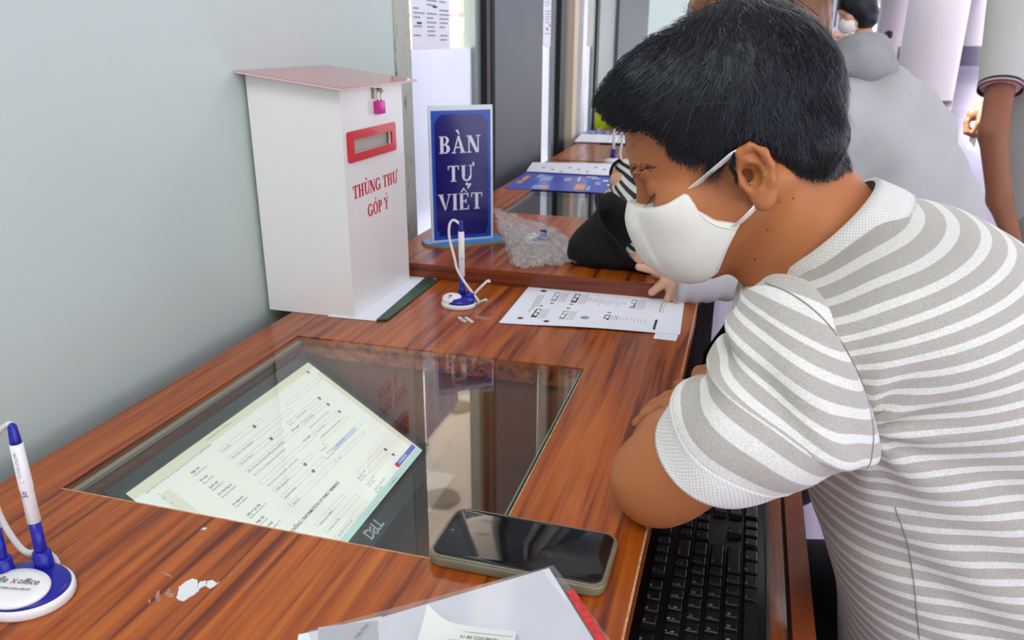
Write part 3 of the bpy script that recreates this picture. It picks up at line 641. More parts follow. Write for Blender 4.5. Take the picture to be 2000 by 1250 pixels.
MB().add(*tube_vf(crom([(-.611, 1.273, 1.113), (-.611, 1.273, 1.126), (-.611, 1.276, 1.131), (-.611, 1.280, 1.1325), (-.611, 1.284, 1.131), (-.611, 1.287, 1.126), (-.611, 1.287, 1.113)], 4), .0016, 8)).out('shackle', m_metal, pk, True, world=True)
hs = MB().box(-.617, -.6155, 1.262, 1.27, 1.118, 1.137); hs.add(*tube_vf([(-.6165, 1.28, 1.133), (-.606, 1.28, 1.1335), (-.604, 1.28, 1.128)], .0015, 8)); hs.out('hasp', pbr('brass', lin(170, 150, 110), .35, metal=.8), bx, world=True)
# folder under the box
fo = thing('folder', (-.6, 1.28, ZD), 'flat white folder with a dark green spine lying under the suggestion box', 'folder')
z = ZD+.0005
A_, B_, C_, D_ = onz((738, 627), ZD), onz((853, 547), ZD), onz((815, 540), ZD), onz((686, 622), ZD)
P4 = [onz(p, ZD) for p in ((757, 627), (855, 550), (833, 543), (735, 628))]
ST = [onz(p, ZD) for p in ((736, 628), (853, 545), (800, 538), (640, 619))]
MB().prism(ST, lambda p: (p[0], p[1], z), lambda p: (p[0], p[1], z+.0012)).out('cover', m_paper, fo, world=True)
MB().prism(P4, lambda p: (p[0], p[1], z+.0002), lambda p: (p[0], p[1], z+.003)).out('spine', pbr('dark_green_tape', lin(20, 70, 52), .35, var=.2, vscale=60), fo, world=True)

# ------------------------------------------------------------------ blue sign
SA = onz((844, 474), ZD2+.006); SB = np.array([-.522, SA[1]+.085, ZD2+.006])
sd = SB-SA; sd[2] = 0; sw = np.linalg.norm(sd); sd /= sw; up = np.array([0, 0, 1.]); sn = np.cross(sd, up)   # faces the camera
sg = thing('desk_sign', tuple((SA+SB)/2-[0, 0, .006]), 'upright blue desk sign with white letters on a pale blue acrylic foot', 'sign')
hgt = .288
def sq(u, v_, k): return SA+sd*u+up*v_+sn*k
def splate(nm, u0, u1, v0, v1, k0, k1, mat, par=None):
    mb = MB(); mb.prism([(u0, v0), (u1, v0), (u1, v1), (u0, v1)], lambda p: sq(p[0], p[1], k0), lambda p: sq(p[0], p[1], k1)); return mb.out(nm, mat, par or sg, world=True)
m_acr = pbr('clear_acrylic', lin(216, 226, 232), .15); m_navyp = pbr('navy_print', lin(14, 10, 104), .12); m_bord = pbr('blue_border', lin(16, 72, 180), .2); m_sky = pbr('sky_blue_print', lin(60, 150, 226), .2)
splate('panel', 0, sw, 0, hgt, -.005, 0, m_acr)
splate('blue_face', .005, sw-.005, .004, hgt-.010, 0, .0006, m_bord)
e = .012; nt = .016
pts = [(e+nt*.2, e), (sw-e-nt*.2, e), (sw-e-nt*.2, e+nt*.6), (sw-e, e+nt), (sw-e, hgt-.018-nt), (sw-e-nt*.4, hgt-.018-nt*.5), (sw-e-nt, hgt-.018), (e+nt, hgt-.018), (e+nt*.4, hgt-.018-nt*.5), (e, hgt-.018-nt), (e, e+nt), (e+nt*.4, e+nt*.5)]
mb = MB(); mb.prism(pts, lambda p: sq(p[0], p[1], .0006), lambda p: sq(p[0], p[1], .0010)); mb.out('navy_field', m_navyp, sg, world=True)
mb = MB()
for s, v0, sz, w_ in (('BÀN', .190, .036, 1.0), ('TỰ', .130, .034, 1.0), ('VIẾT', .068, .036, .98)): serif(mb, s, sz, sq(sw/2-.003, v0, .0010), sd, up, .0006, sq=w_*.95)
mb.out('lettering', pbr('sign_white', lin(226, 228, 240), .35), sg, world=True)
fp = [(-.018, .0), (.014, .045), (sw+.004, .045), (sw+.004, -.045), (.014, -.045)]
fpt = [(-.016, .03), (-.016, -.005), (.012, -.036), (sw+.02, -.036), (sw+.02, .03)]
mb = MB(); mb.prism(fpt, lambda p: SA+sd*p[0]-sn*p[1]+up*-.0058, lambda p: SA+sd*p[0]-sn*p[1]+up*-.0002); mb.out('foot', pbr('foot_edge', lin(150, 140, 110), .3), sg, world=True)
mb = MB(); mb.prism([(p[0]*.98, p[1]*.94) for p in fpt], lambda p: SA+sd*p[0]-sn*p[1]+up*-.0002, lambda p: SA+sd*p[0]-sn*p[1]+up*.0002); mb.out('foot_face', m_sky, sg, world=True)

# ------------------------------------------------------------------ pens on stands
m_cord = pbr('cord_white', lin(226, 226, 224), .4)
def pen(par, x, y, z, h, r=.0048, text=None):
    q = bpy.data.objects.new('pen', None); COL.objects.link(q); q.location = (0, 0, 0); q.parent = par
    k = h/.14
    v, f = lathe_vf([(r*.95, 0), (r*1.05, .012*k), (r*1.0, .040*k)], 20); MB().add([(a[0]+x, a[1]+y, a[2]+z) for a in v], f).out('grip', m_blue, par, True, world=True)
    v, f = lathe_vf([(r*1.0, .040*k), (r*1.14, .0405*k), (r*1.05, .075*k), (r*1.16, .078*k), (r*1.08, .126*k), (r*.95, .1265*k)], 24); o = MB().add([(a[0]+x, a[1]+y, a[2]+z) for a in v], f).out('barrel', m_white, par, True, world=True)
    v, f = lathe_vf([(r*1.0, .1262*k), (r*.92, .130*k), (r*.72, .1445*k), (r*.35, .147*k), (r*.05, .1475*k)], 20); MB().add([(a[0]+x, a[1]+y, a[2]+z) for a in v], f).out('cap', m_blue, par, True, world=True)
    bpy.data.objects.remove(q)
    if text:
        tm = MB()
        for s, sz, z0 in text:
            b0 = MB(); sans(b0, s, sz, (0, 0, 0), (1, 0, 0), (0, 1, 0))
            R_ = r*1.14
            for vx in b0.v: th = math.radians(-66)-(vx[1]-sz*.3)/R_; tm.v.append((x+R_*math.cos(th), y+R_*math.sin(th), z+z0+vx[0]))
            n0 = len(tm.v)-len(b0.v); tm.f += [tuple(i+n0 for i in q_) for q_ in b0.f]
        tm.out('print', m_blue, par, world=True)
def coil(par, pts, r=.0028, sub=10):
    P = crom(pts, sub); L = np.concatenate([[0], np.cumsum(np.linalg.norm(np.diff(P, axis=0), axis=1))]); m = int(L[-1]/.0009)
    t = np.linspace(0, L[-1], m); Q = np.array([np.interp(t, L, P[:, k]) for k in range(3)]).T
    R_ = r*(1+.07*np.sin(t/.0018*2*math.pi)); MB().add(*tube_vf(Q, R_, 10)).out('coil_cord', m_cord, par, True, world=True)
# double stand near the camera
NB = onz((52, 1162), ZD); nb = thing('pen_stand', tuple(NB), 'nearest desk pen stand with two blue and white pens and a printed white disc', 'pen stand')
rs = .0405
def disc(mb, prof, sx=1., sy=1., c=(0, 0, 0), rx=0.): 
    v, f = lathe_vf(prof, 48, sx, sy); ca, sa = math.cos(rx), math.sin(rx)
    # tilt towards the camera about the x axis
    return mb.add([(c[0]+a[0], c[1]+a[1]*ca-a[2]*sa, c[2]+a[1]*sa+a[2]*ca) for a in v], f)
disc(MB(), [(rs*.97, 0), (rs, .002), (rs, .007), (rs*.97, .009), (rs*.9, .0095)], 1.05, .86).out('base', m_white, nb, True)
disc(MB(), [(rs*.93, .0092), (rs*.9, .0115), (rs*.80, .0135), (rs*.5, .0145)], 1.05, .86).out('blue_top', m_blue, nb, True)
disc(MB(), [(.0275, -.001), (.0282, .001), (.027, .0025), (.02, .0034), (.008, .0037)], 1.08, .8, (.003, -.010, .0145), .10).out('logo_disc', m_white, nb, True)
mb = MB(); sans(mb, 'fle', .0095, (-.0150, -.0115, .0192), (.98, .17, .02), (-.17, .98, .1), squeeze=.95); sans(mb, 'office', .0095, (.0025, -.0085, .0192), (.98, .17, .02), (-.17, .98, .1), squeeze=.95)
sans(mb, 'THIEN LONG GROUP', .0030, (-.0070, -.0175, .0188), (.98, .17, .02), (-.17, .98, .1), bold=True); mb.out('disc_print', m_ink, nb)
mb = MB(); sans(mb, 'x', .011, (-.0035, -.0098, .0193), (.98, .17, .02), (-.17, .98, .1)); mb.out('disc_print_mark', pbr('rust_red', lin(190, 90, 70), .5), nb)
PR = onz((88, 1108), ZD+.012)
PL = onz((12, 1122), ZD+.012)
for P_ in (PR, PL):
    v, f = lathe_vf([(.0082, -.004), (.0078, .004), (.0072, .017), (.0058, .018)], 28); MB().add([(a[0]+P_[0], a[1]+P_[1], a[2]+P_[2]) for a in v], f).out('socket', m_blue, nb, True, world=True)
pen(nb, PR[0], PR[1], PR[2]+.012, .124, .0048, text=(('Smart', .0068, .062), ('TO PMC1(TL)TM', .0034, .080)))
pen(nb, PL[0], PL[1], PL[2]+.012, .124, .0048)
def atp(px, ref, dy=0.): return ony(px, ref[1]+dy)
coil(nb, [PR+[0, 0, .140], atp((15, 830), PR, .003), atp((-6, 850), PR, .006), atp((-22, 900), PR, .01), atp((-8, 985), PR, .012), atp((18, 1040), PR, .012), atp((50, 1078), PR, .012), atp((82, 1078), PR, .014), atp((106, 1090), PR, .014), atp((116, 1118), PR, .008)])
coil(nb, [atp((84, 1078), PR, .018), atp((58, 1088), PR, .022), atp((36, 1112), PR, .012), atp((20, 1128), PR, .004)])
# single stand in the middle
MBc = onz((896, 597), ZD); ms = thing('pen_stand', tuple(MBc), 'desk pen stand with one upright pen standing between the white box and the form sheet', 'pen stand')
r2 = .0305
disc(MB(), [(r2*.97, 0), (r2, .002), (r2, .006), (r2*.96, .008)], 1.05, .9).out('base', m_white, ms, True)
disc(MB(), [(r2*.93, .008), (r2*.88, .012), (r2*.7, .0165), (r2*.4, .018)], 1.0, .88, (.002, .001, 0)).out('blue_top', m_blue, ms, True)
disc(MB(), [(.0185, -.004), (.019, .0), (.0175, .006), (.012, .0085), (.004, .0092)], 1.0, .8, (-.010, -.006, .012), .35).out('logo_disc', m_white, ms, True)
m_sw = [pbr('mark_blue', lin(70, 120, 200), .5), pbr('mark_red', lin(210, 70, 90), .5)]
MB().box(-.013, -.008, -.0130, -.0127, .0205, .0235).out('disc_print_mark', m_sw[0], ms); MB().box(-.015, -.010, -.0150, -.0147, .0170, .0195).out('disc_print_mark', m_sw[1], ms)
PM = onz((903, 577), ZD+.014)
v, f = lathe_vf([(.0075, -.004), (.0062, .012), (.0052, .016)], 24); MB().add([(a[0]+PM[0], a[1]+PM[1], a[2]+PM[2]) for a in v], f).out('socket', m_blue, ms, True, world=True)
pen(ms, PM[0], PM[1], PM[2]-.002, .1345, .0049, text=(('smile', .005, .07),))
v, f = lathe_vf([(.0095, -.002), (.009, .006), (.006, .0095)], 20); SK = onz((918, 580), ZD+.014); MB().add([(a[0]+SK[0], a[1]+SK[1], a[2]+SK[2]) for a in v], f).out('socket', m_blue, ms, True, world=True)
coil(ms, [PM+[0, 0, .131], atp((886, 430), PM, .001), atp((878, 440), PM, -.001), atp((878, 465), PM, -.004), atp((888, 505), PM, -.006), atp((893, 526), PM, -.006), atp((908, 552), PM, -.005), atp((925, 575), PM, -.004), atp((934, 588), PM, -.003), atp((931, 597), PM, .0)], .0024)
coil(ms, [atp((922, 580), PM, .004), atp((932, 568), PM, .01), atp((945, 555), PM, .015), atp((954, 548), PM, .02), atp((956, 552), PM, .02)], .0024)

# ------------------------------------------------------------------ papers and bits
def sheet(nm, px, zd, mat, parent, th=.0004, n=10, wav=None, world=True):
    """four-cornered sheet from desk points, gently wavy"""
    P_ = [onz(p, zd) for p in px]; V = []; F = []
    for k in (0, 1):
        for i in range(n+1):
            for j in range(n+1):
                u, w_ = i/n, j/n; q = P_[0]*(1-u)*(1-w_)+P_[1]*u*(1-w_)+P_[2]*u*w_+P_[3]*(1-u)*w_
                V.append((q[0], q[1], zd+.0006+(wav(u, w_) if wav else 0)+(th if k else 0)))
    m = (n+1)**2; idx = lambda k, i, j: k*m+i*(n+1)+j
    for i in range(n):
        for j in range(n):
            F += [(idx(1, i, j), idx(1, i+1, j), idx(1, i+1, j+1), idx(1, i, j+1)), (idx(0, i, j+1), idx(0, i+1, j+1), idx(0, i+1, j), idx(0, i, j))]
    for i in range(n): F += [(idx(0, i, 0), idx(0, i+1, 0), idx(1, i+1, 0), idx(1, i, 0)), (idx(0, i+1, n), idx(0, i, n), idx(1, i, n), idx(1, i+1, n)), (idx(0, 0, i+1), idx(0, 0, i), idx(1, 0, i), idx(1, 0, i+1)), (idx(0, n, i), idx(0, n, i+1), idx(1, n, i+1), idx(1, n, i))]
    return MB().add(V, F).out(nm, mat, parent, world=world)
fs = thing('form_sheet', tuple(onz((1150, 610), ZD)), 'printed form sheet with small grey boxes lying at the far end of the near desk', 'paper')
wv = lambda u, w_: .0006+.0022*max(0, math.sin(math.pi*min(1, max(0, (u-.15)/.75))))*w_**3
sheet('sheet', ((1034, 560), (1337, 588), (1328, 655), (974, 632)), ZD, m_paper, fs, n=16, wav=wv)
sheet('torn_flap', ((1284, 640), (1330, 643), (1320, 667), (1276, 662)), ZD, m_paper, fs, n=2)
FP = MB(); FD = MB()
Q0, Q1, Q3 = onz((1034, 560), ZD), onz((1337, 588), ZD), onz((974, 632), ZD)
def fr(mb, pts, lift=0.0):
    q = [onz(p, ZD) for p in pts]
    def zz(p):
        u = min(1, max(0, (p[0]-Q0[0])/(Q1[0]-Q0[0]))); w_ = min(1, max(0, (Q0[1]-p[1])/(Q0[1]-Q3[1]))); return ZD+.0012+wv(u, w_)+lift
    mb.prism(q, lambda p: (p[0], p[1], zz(p)-.0004), lambda p: (p[0], p[1], zz(p)))
def para(mb, x, y, dx, w_, hgt_, lean, lift=0.): fr(mb, ((x, y), (x+w_, y+w_*.09), (x+w_-lean, y+hgt_+w_*.09), (x-lean, y+hgt_)), lift)
for (x, y, dark, lean) in ((1085, 573, 0, 10), (1124, 576, 1, 10), (1235, 587, 0, 6), (1048, 605, 1, 12), (1101, 609, 0, 10), (1182, 617, 1, 8)):
    para(FD if dark else FP, x, y, 0, 11, 16, lean); para(MBW := MB(), x+1.5, y+2, 0, 7, 4.5, 2.8, .0003); para(MBW, x-3.4, y+8, 0, 6, 5, 2.8, .0003); MBW.out('box_window', m_paper, fs, world=True)
    for k in range(3): para(FP, x+15+k*5.0, y+1, 0, 1.2, 18, lean)
for k in range(3): para(FP, 1052+k*5, 578, 0, 1.5, 34-k*6, 21-k*3)
for k in range(14): para(FP, 1150+k*5.6, 583+k*.5+random.uniform(0, 3), 0, .9, random.uniform(6, 13), 4)
for k in range(9): para(FP, 1205+k*7, 620+k*.6, 0, .9, random.uniform(8, 18), 5)
para(FP, 1293, 592, 0, 2, 19, 6); para(FD, 1280, 626, 0, 5, 20, 6); para(FP, 1300, 590, 0, .7, 22, 7)
for (cx, cy) in ((1142, 623), (1136, 634), (1016, 623), (1062, 570), (1067, 630)):
    w_ = 9 if cx > 1100 else 6; fr(FD if cx < 1100 else FP, [(cx+w_*math.cos(a*.6283), cy+3.2*(w_/9)*math.sin(a*.6283)) for a in range(10)])
for (cx, cy) in ((1057, 598), (1110, 603), (1190, 612), (1078, 593), (1116, 595)): para(FD, cx-3, cy, 0, 7, 1.6, 1)
FP.out('light_print', m_inkl, fs, world=True); FD.out('dark_print', m_ink, fs, world=True)

ph = thing('smartphone', (-.161, .598, ZD), 'black smartphone in a clear yellowed case lying by the desk edge', 'phone', rz=math.radians(-.6))
m_case2 = pbr('yellowed_case', lin(118, 112, 90), .3, coat=.3, var=.1, vscale=80); m_scrp = pbr('phone_glass', lin(10, 11, 14), .06, ior=1.5)
def rslab(nm, w_, h_, r, z0, z1, mat, par, bev=.0015):
    bm = bmesh.new(); vs = [bm.verts.new((p[0], p[1], z0)) for p in rrect(-w_/2, w_/2, -h_/2, h_/2, r, 8)]; fc = bm.faces.new(vs)
    ex = bmesh.ops.extrude_face_region(bm, geom=[fc]); 
    for q in ex['geom']:
        if isinstance(q, bmesh.types.BMVert): q.co.z = z1
    bmesh.ops.recalc_face_normals(bm, faces=bm.faces[:])
    ed = [e for e in bm.edges if abs(e.verts[0].co.z-e.verts[1].co.z) < 1e-6]
    bmesh.ops.bevel(bm, geom=ed, offset=bev, segments=3, affect='EDGES', profile=.5)
    bm.verts.index_update(); v = [tuple(q.co) for q in bm.verts]; f = [tuple(q.index for q in a.verts) for a in bm.faces]; bm.free()
    o = mobj(nm, v, f, mat, par); autosmooth(o, 40); return o
rslab('case', .1645, .0815, .0125, 0, .0115, m_case2, ph, .003)
rslab('bumper', .1632, .0802, .012, .0112, .0125, m_case2, ph, .0005)
rslab('body', .158, .0755, .0105, .0100, .0131, m_black, ph, .0006)
rslab('screen', .1545, .0720, .009, .0130, .01335, m_scrp, ph, .0001)
MB().add(*lathe_vf([(.0016, .01335), (.0016, .01345)], 12)).out('front_camera', pbr('lens_dark', lin(60, 64, 70), .1), ph).location = (-.071, .0, 0)

sl = thing('plastic_sleeve', tuple(onz((1000, 1180), ZD)), 'clear plastic sleeve with white papers and a red strip beside the smartphone', 'document sleeve')
m_clear = glassy('clear_film', (.97, .97, .97, 1), 1.5, .08, 0, .08)
m_redt = pbr('red_strip', lin(205, 60, 62), .4, var=.3, vscale=200)
def polysheet(nm, pts, z, mat, par, th=.0004, zf=None):
    q = [onz(p, ZD) for p in pts]; zf = zf or (lambda p: 0); return MB().prism(q, lambda p: (p[0], p[1], z+zf(p)), lambda p: (p[0], p[1], z+zf(p)+th)).out(nm, mat, par, world=True)
def sheet4(nm, px, zs, mat, par, n=12, th=.0004):
    P_ = [onz(p, z) for p, z in zip(px, zs)]; V = []; F = []
    for k in (0, 1):
        for i in range(n+1):
            for j in range(n+1):
                u, w_ = i/n, j/n; q = P_[0]*(1-u)*(1-w_)+P_[1]*u*(1-w_)+P_[2]*u*w_+P_[3]*(1-u)*w_
                V.append((q[0], q[1], q[2]+(th if k else 0)))
    m = (n+1)**2; idx = lambda k, i, j: k*m+i*(n+1)+j
    for i in range(n):
        for j in range(n): F += [(idx(1, i, j), idx(1, i+1, j), idx(1, i+1, j+1), idx(1, i, j+1)), (idx(0, i, j+1), idx(0, i+1, j+1), idx(0, i+1, j), idx(0, i, j))]
    for i in range(n): F += [(idx(0, i, 0), idx(0, i+1, 0), idx(1, i+1, 0), idx(1, i, 0)), (idx(0, i+1, n), idx(0, i, n), idx(1, i, n), idx(1, i+1, n)), (idx(0, 0, i+1), idx(0, 0, i), idx(1, 0, i), idx(1, 0, i+1)), (idx(0, n, i), idx(0, n, i+1), idx(1, n, i+1), idx(1, n, i))]
    return MB().add(V, F).out(nm, mat, par, world=True)
zc = ZD+.0150
sheet4('papers', ((740, 1208), (1072, 1110), (1190, 1300), (700, 1420)), (ZD+.002, zc, ZD+.010, ZD+.003), m_paper, sl)
sheet4('left_papers', ((583, 1240), (745, 1204), (790, 1420), (560, 1400)), (ZD+.001, ZD+.0018, ZD+.002, ZD+.001), m_paper, sl)
sheet4('card', ((622, 1226), (738, 1212), (742, 1300), (618, 1320)), (ZD+.0022, ZD+.0026, ZD+.0026, ZD+.0022), pbr('grey_card', lin(196, 196, 206), .6), sl, 4)
sheet4('film', ((600, 1233), (1081, 1104), (1230, 1300), (690, 1440)), (ZD+.003, zc+.0006, ZD+.011, ZD+.004), m_clear, sl, th=.0002)
sheet4('red_strip', ((1106, 1156), (1120, 1150), (1210, 1290), (1192, 1296)), (ZD+.0148, ZD+.0146, ZD+.0112, ZD+.0112), m_redt, sl)
mb = MB(); q = onz((640, 1215), ZD); 
for s, p, sz in (('Việt Nam', (697, 1252), .0045),): o_ = onz(p, ZD+.0025); sans(mb, s, sz, o_+[0, 0, .0022], (.1, 1, 0), (-1, .1, 0))
mb.out('print', m_ink, sl, world=True)
rc = thing('receipt', tuple(onz((930, 1220), ZD)), 'curled queue receipt with printed text lying on the plastic sleeve', 'receipt')
m_rcp = pbr('thermal_paper', lin(222, 228, 222), .6)
RA = onz((835, 1183), ZD+.022); RB_ = onz((1013, 1213), ZD+.016); ax = RB_-RA; ax[2] = 0; rw = np.linalg.norm(ax); ax /= rw; ay = np.array([ax[1], -ax[0], 0])
V = []; F = []; nn = 14
def rz_(u, w_): return ZD+.0160+.008*(1-u)**4*(1-min(1, w_*2.5))**2
for k in (0, 1):
    for i in range(nn+1):
        for j in range(nn+1):
            u, w_ = i/nn, j/nn; q = RA+ax*rw*u+ay*(.012*math.sin(min(1, u*3)*math.pi/2)*(1-w_)+.10*w_); V.append((q[0], q[1], rz_(u, w_)+(.0003 if k else 0)))
m = (nn+1)**2; idx = lambda k, i, j: k*m+i*(nn+1)+j
for i in range(nn):
    for j in range(nn): F += [(idx(1, i, j), idx(1, i, j+1), idx(1, i+1, j+1), idx(1, i+1, j)), (idx(0, i, j), idx(0, i+1, j), idx(0, i+1, j+1), idx(0, i, j+1))]
MB().add(V, F).out('slip', m_rcp, rc, True, world=True)
mb = MB(); xd = -ax; yd = -ay
for s, w_ in (('------------------------------------', .024), ('Ngày:19/08/2022 08:14', .030), ('------------------------------------', .034), ('Quý khách vui lòng chờ, số phiếu của quý khách', .040), ('sẽ được gọi khi đến lượt', .046), ('TỔ MMP', .055)):
    sans(mb, s, .0048, (RA+ax*(rw*.97)+ay*(w_-.004))*[1, 1, 0]+[0, 0, ZD+.0168], xd, yd, squeeze=.78 if len(s) > 40 else .9)
mb.out('print', m_ink, rc, world=True)

# dried paint spots
m_paint = pbr('dried_paint', lin(224, 228, 230), .6, bump=.6, bscale=400); m_smear = pbr('paint_smear', lin(168, 120, 104), .5, var=.25, vscale=200)
def blob(px, mat, par, th): q = [onz(p, ZD) for p in px]; MB().prism(q, lambda p: (p[0], p[1], ZD+.0001), lambda p: (p[0], p[1], ZD+th)).out('flake', mat, par, world=True)
def jag(pts, amp, seed):
    rr = random.Random(seed); out = []
    for i, p in enumerate(pts):
        q = pts[(i+1) % len(pts)]
        for k in range(4): t_ = k/4; out.append((p[0]+(q[0]-p[0])*t_+rr.uniform(-amp, amp), p[1]+(q[1]-p[1])*t_+rr.uniform(-amp, amp)*.7))
    return out
def px(x, y): return (270+x/10, 1080+y/10)
ps = thing('paint_spot', tuple(onz((380, 1150), ZD)), 'large flaking white paint spot on the near desk front', 'paint')
blob(jag([px(750, 880), px(800, 680), px(900, 590), px(1060, 510), px(1170, 545), px(1150, 650), px(1180, 750), px(1000, 880), px(880, 950), px(790, 930)], 1.2, 1), m_paint, ps, .0008)
blob(jag([px(1190, 580), px(1330, 550), px(1320, 640), px(1180, 720), px(1160, 650)], .8, 2), m_paint, ps, .0008)
blob(jag([px(1350, 560), px(1450, 540), px(1530, 600), px(1590, 570), px(1480, 660), px(1400, 710), px(1320, 650)], .8, 3), m_paint, ps, .0007)
blob(jag([px(330, 900), px(350, 790), px(405, 730), px(440, 850), px(430, 950), px(370, 950)], .7, 4), m_smear, ps, .0005)
blob(jag([px(520, 790), px(600, 690), px(640, 790), px(740, 800), px(700, 870), px(560, 880)], 1.0, 5), m_smear, ps, .0005)
blob(jag([px(190, 930), px(240, 890), px(240, 980), px(210, 1000)], .6, 6), m_smear, ps, .0004)
blob(jag([px(430, 380), px(540, 390), px(640, 440), px(670, 520), px(620, 470), px(500, 430)], .6, 7), m_smear, ps, .0004)
p2_ = thing('paint_spot', tuple(onz((900, 625), ZD)), 'crumbs of white paint in front of the single pen stand', 'paint')
for i in range(9): x, y = 905+(i*7 % 25)-8, 621+(i*5 % 9); blob(jag([(x-3, y), (x, y-2), (x+4, y), (x, y+2)], 1.0, 20+i), m_paint, p2_, .0015)
blob(jag([(928, 616), (945, 620), (960, 619), (958, 624), (930, 623)], .8, 40), m_smear, p2_, .0004)
for i in range(4): x, y = 937+i*4, 590-i*1.2; blob(jag([(x-3, y), (x, y-2), (x+3, y), (x, y+2)], .7, 60+i), m_paint, p2_, .002)
p3_ = thing('paint_spot', tuple(onz((398, 1033), ZD)), 'tiny white paint fleck near the front edge of the desk glass', 'paint')
blob(jag([(392, 1035), (398, 1031), (405, 1032), (400, 1035)], .4, 71), m_paint, p3_, .0006)

# plastic bag on the second desk
bg_ = thing('plastic_bag', tuple(onz((1040, 480), ZD2)), 'crumpled clear plastic bag on the second desk beside the blue sign', 'bag')
m_bag = glassy('bag_film', (.93, .95, .94, 1), 1.9, .16, 60, .12)
def bagsheet(seed, outl, hz):
    rr = np.random.default_rng(seed); n = 34; V = []; F = []
    for i in range(n+1):
        for j in range(n+1):
            u, w_ = i/n, j/n; P_ = [np.array(p, float) for p in outl]
            q = P_[0]*(1-u)*(1-w_)+P_[1]*u*(1-w_)+P_[2]*u*w_+P_[3]*(1-u)*w_
            h_ = hz(u, w_); b = onz(q, ZD2+max(.001, h_)); 
            V.append(b+np.array([rr.normal(0, .0012), rr.normal(0, .0012), rr.normal(0, .0022)+.003*math.sin(23*u+9*w_+seed)*math.sin(17*w_-5*u)]))
    for a in V: a[2] = max(a[2], ZD2+.0006)
    for i in range(n):
        for j in range(n): k = i*(n+1)+j; F.append((k, k+1, k+n+2, k+n+1))
    return V, F
V, F = bagsheet(3, ((962, 405), (1085, 445), (1165, 510), (1010, 522)), lambda u, w_: .045*(1-u)*(1-w_)**.7+.016*(1-u)+.004)
MB().add(V, F).out('upper_film', m_bag, bg_, world=True)
V, F = bagsheet(8, ((966, 430), (1100, 455), (1150, 508), (1000, 520)), lambda u, w_: .006+.012*(1-u)*(1-w_))
MB().add(V, F).out('lower_film', m_bag, bg_, world=True)
# pen stand seen through the bag
q = onz((1050, 474), ZD2); o = thing('pen_stand', tuple(q), 'pen stand base half hidden inside the clear plastic bag', 'pen stand')
disc(MB(), [(.026, 0), (.027, .003), (.026, .007)], 1.05, .9).out('base', m_white, o, True); disc(MB(), [(.024, .0072), (.021, .012), (.01, .016)], 1, .9, (.003, .002, 0)).out('blue_top', m_blue, o, True)
disc(MB(), [(.016, -.003), (.016, .001), (.013, .006), (.004, .008)], 1, .8, (-.009, -.004, .011), .3).out('logo_disc', m_white, o, True); MB().box(.006, .018, .002, .012, .012, .028).out('socket', m_blue, o)
# things on the far desks
def leaflet(pts, z, label, cols, seed):
    q = [onz(p, z) for p in pts]; o = thing('leaflet', tuple(sum(q)/4), label, 'leaflet')
    MB().prism(q, lambda p: (p[0], p[1], z+.0004), lambda p: (p[0], p[1], z+.0012)).out('sheet', cols[0], o, world=True)
    rr = random.Random(seed)
    for i in range(16):
        u, w_ = rr.uniform(.04, .86), rr.uniform(.08, .8); du, dw = rr.uniform(.02, .1), rr.uniform(.06, .3)
        du = min(du, .97-u); dw = min(dw, .95-w_)
        pt = lambda a, b_: q[0]*(1-a)*(1-b_)+q[1]*a*(1-b_)+q[2]*a*b_+q[3]*(1-a)*b_
        c = cols[1+i % (len(cols)-1)]
        MB().prism([pt(u, w_), pt(u+du, w_), pt(u+du, w_+dw), pt(u, w_+dw)], lambda p: (p[0], p[1], z+.0013+i*.00002), lambda p: (p[0], p[1], z+.0016+i*.00002)).out('print', c, o, world=True)
m_lb = pbr('leaflet_blue', lin(60, 84, 190), .25); m_lo = pbr('leaflet_orange', lin(226, 160, 100), .4); m_ll = pbr('leaflet_lilac', lin(150, 170, 222), .4); m_lg = pbr('leaflet_pale', lin(214, 220, 214), .4)
leaflet(((1026, 337), (1225, 345), (1232, 380), (985, 368)), ZD2, 'blue printed leaflet on the second desk behind the glass window', (m_lb, m_lo, m_ll, m_lg, m_ll), 5)
leaflet(((1148, 254), (1250, 258), (1255, 268), (1130, 264)), ZD2, 'small blue leaflet lying on the third desk', (m_lb, m_lo, m_ll, m_lg), 9)
def farsheet(pts, label, dots=True):
    o = thing('paper_sheet', tuple(onz(pts[0], ZD2)), label, 'paper'); q = [onz(p, ZD2+.004) for p in pts]
    MB().prism(q, lambda p: (p[0], p[1], ZD2+.004), lambda p: (p[0], p[1], ZD2+.006)).out('sheet', m_paper, o, world=True)
    if dots:
        mb = MB()
        for i in range(8):
            x, y = 1060+i*17, 326+(i % 3)*4; r4 = [onz(p, ZD2+.006) for p in ((x, y), (x+6, y+.3), (x+4, y+2.4), (x-2, y+2))]; mb.prism(r4, lambda p: (p[0], p[1], ZD2+.006), lambda p: (p[0], p[1], ZD2+.0064))
        mb.out('print', m_inkl, o, world=True)
farsheet(((1040, 318), (1222, 321), (1225, 345), (1028, 335)), 'white form sheet lying across the top of the blue leaflet on the second desk')
farsheet(((1135, 262), (1250, 266), (1255, 281), (1122, 277)), 'white paper sheet on the third desk behind the man\'s forehead', False)
q = onz((1197, 318), ZD2); o = thing('pen_stand', tuple(q), 'white and blue pen stand at the far end of the second desk', 'pen stand')
disc(MB(), [(.03, 0), (.031, .004), (.026, .012), (.012, .018)], 1.05, .9).out('base', m_white, o, True)
MB().add(*[lathe_vf([(.011, .01), (.008, .05)], 16)][0]).out('socket', m_blue, o, True); MB().add(*lathe_vf([(.006, .05), (.006, .13)], 12)).out('pen', m_white, o, True)
MB().add(*tube_vf(crom([(0, 0, .13), (.015, 0, .14), (.03, 0, .09), (.025, 0, .04), (.03, 0, .01)], 6), .004, 8)).out('coil_cord', m_cord, o, True)
m_lime = pbr('lime_plastic', lin(186, 204, 20), .3)
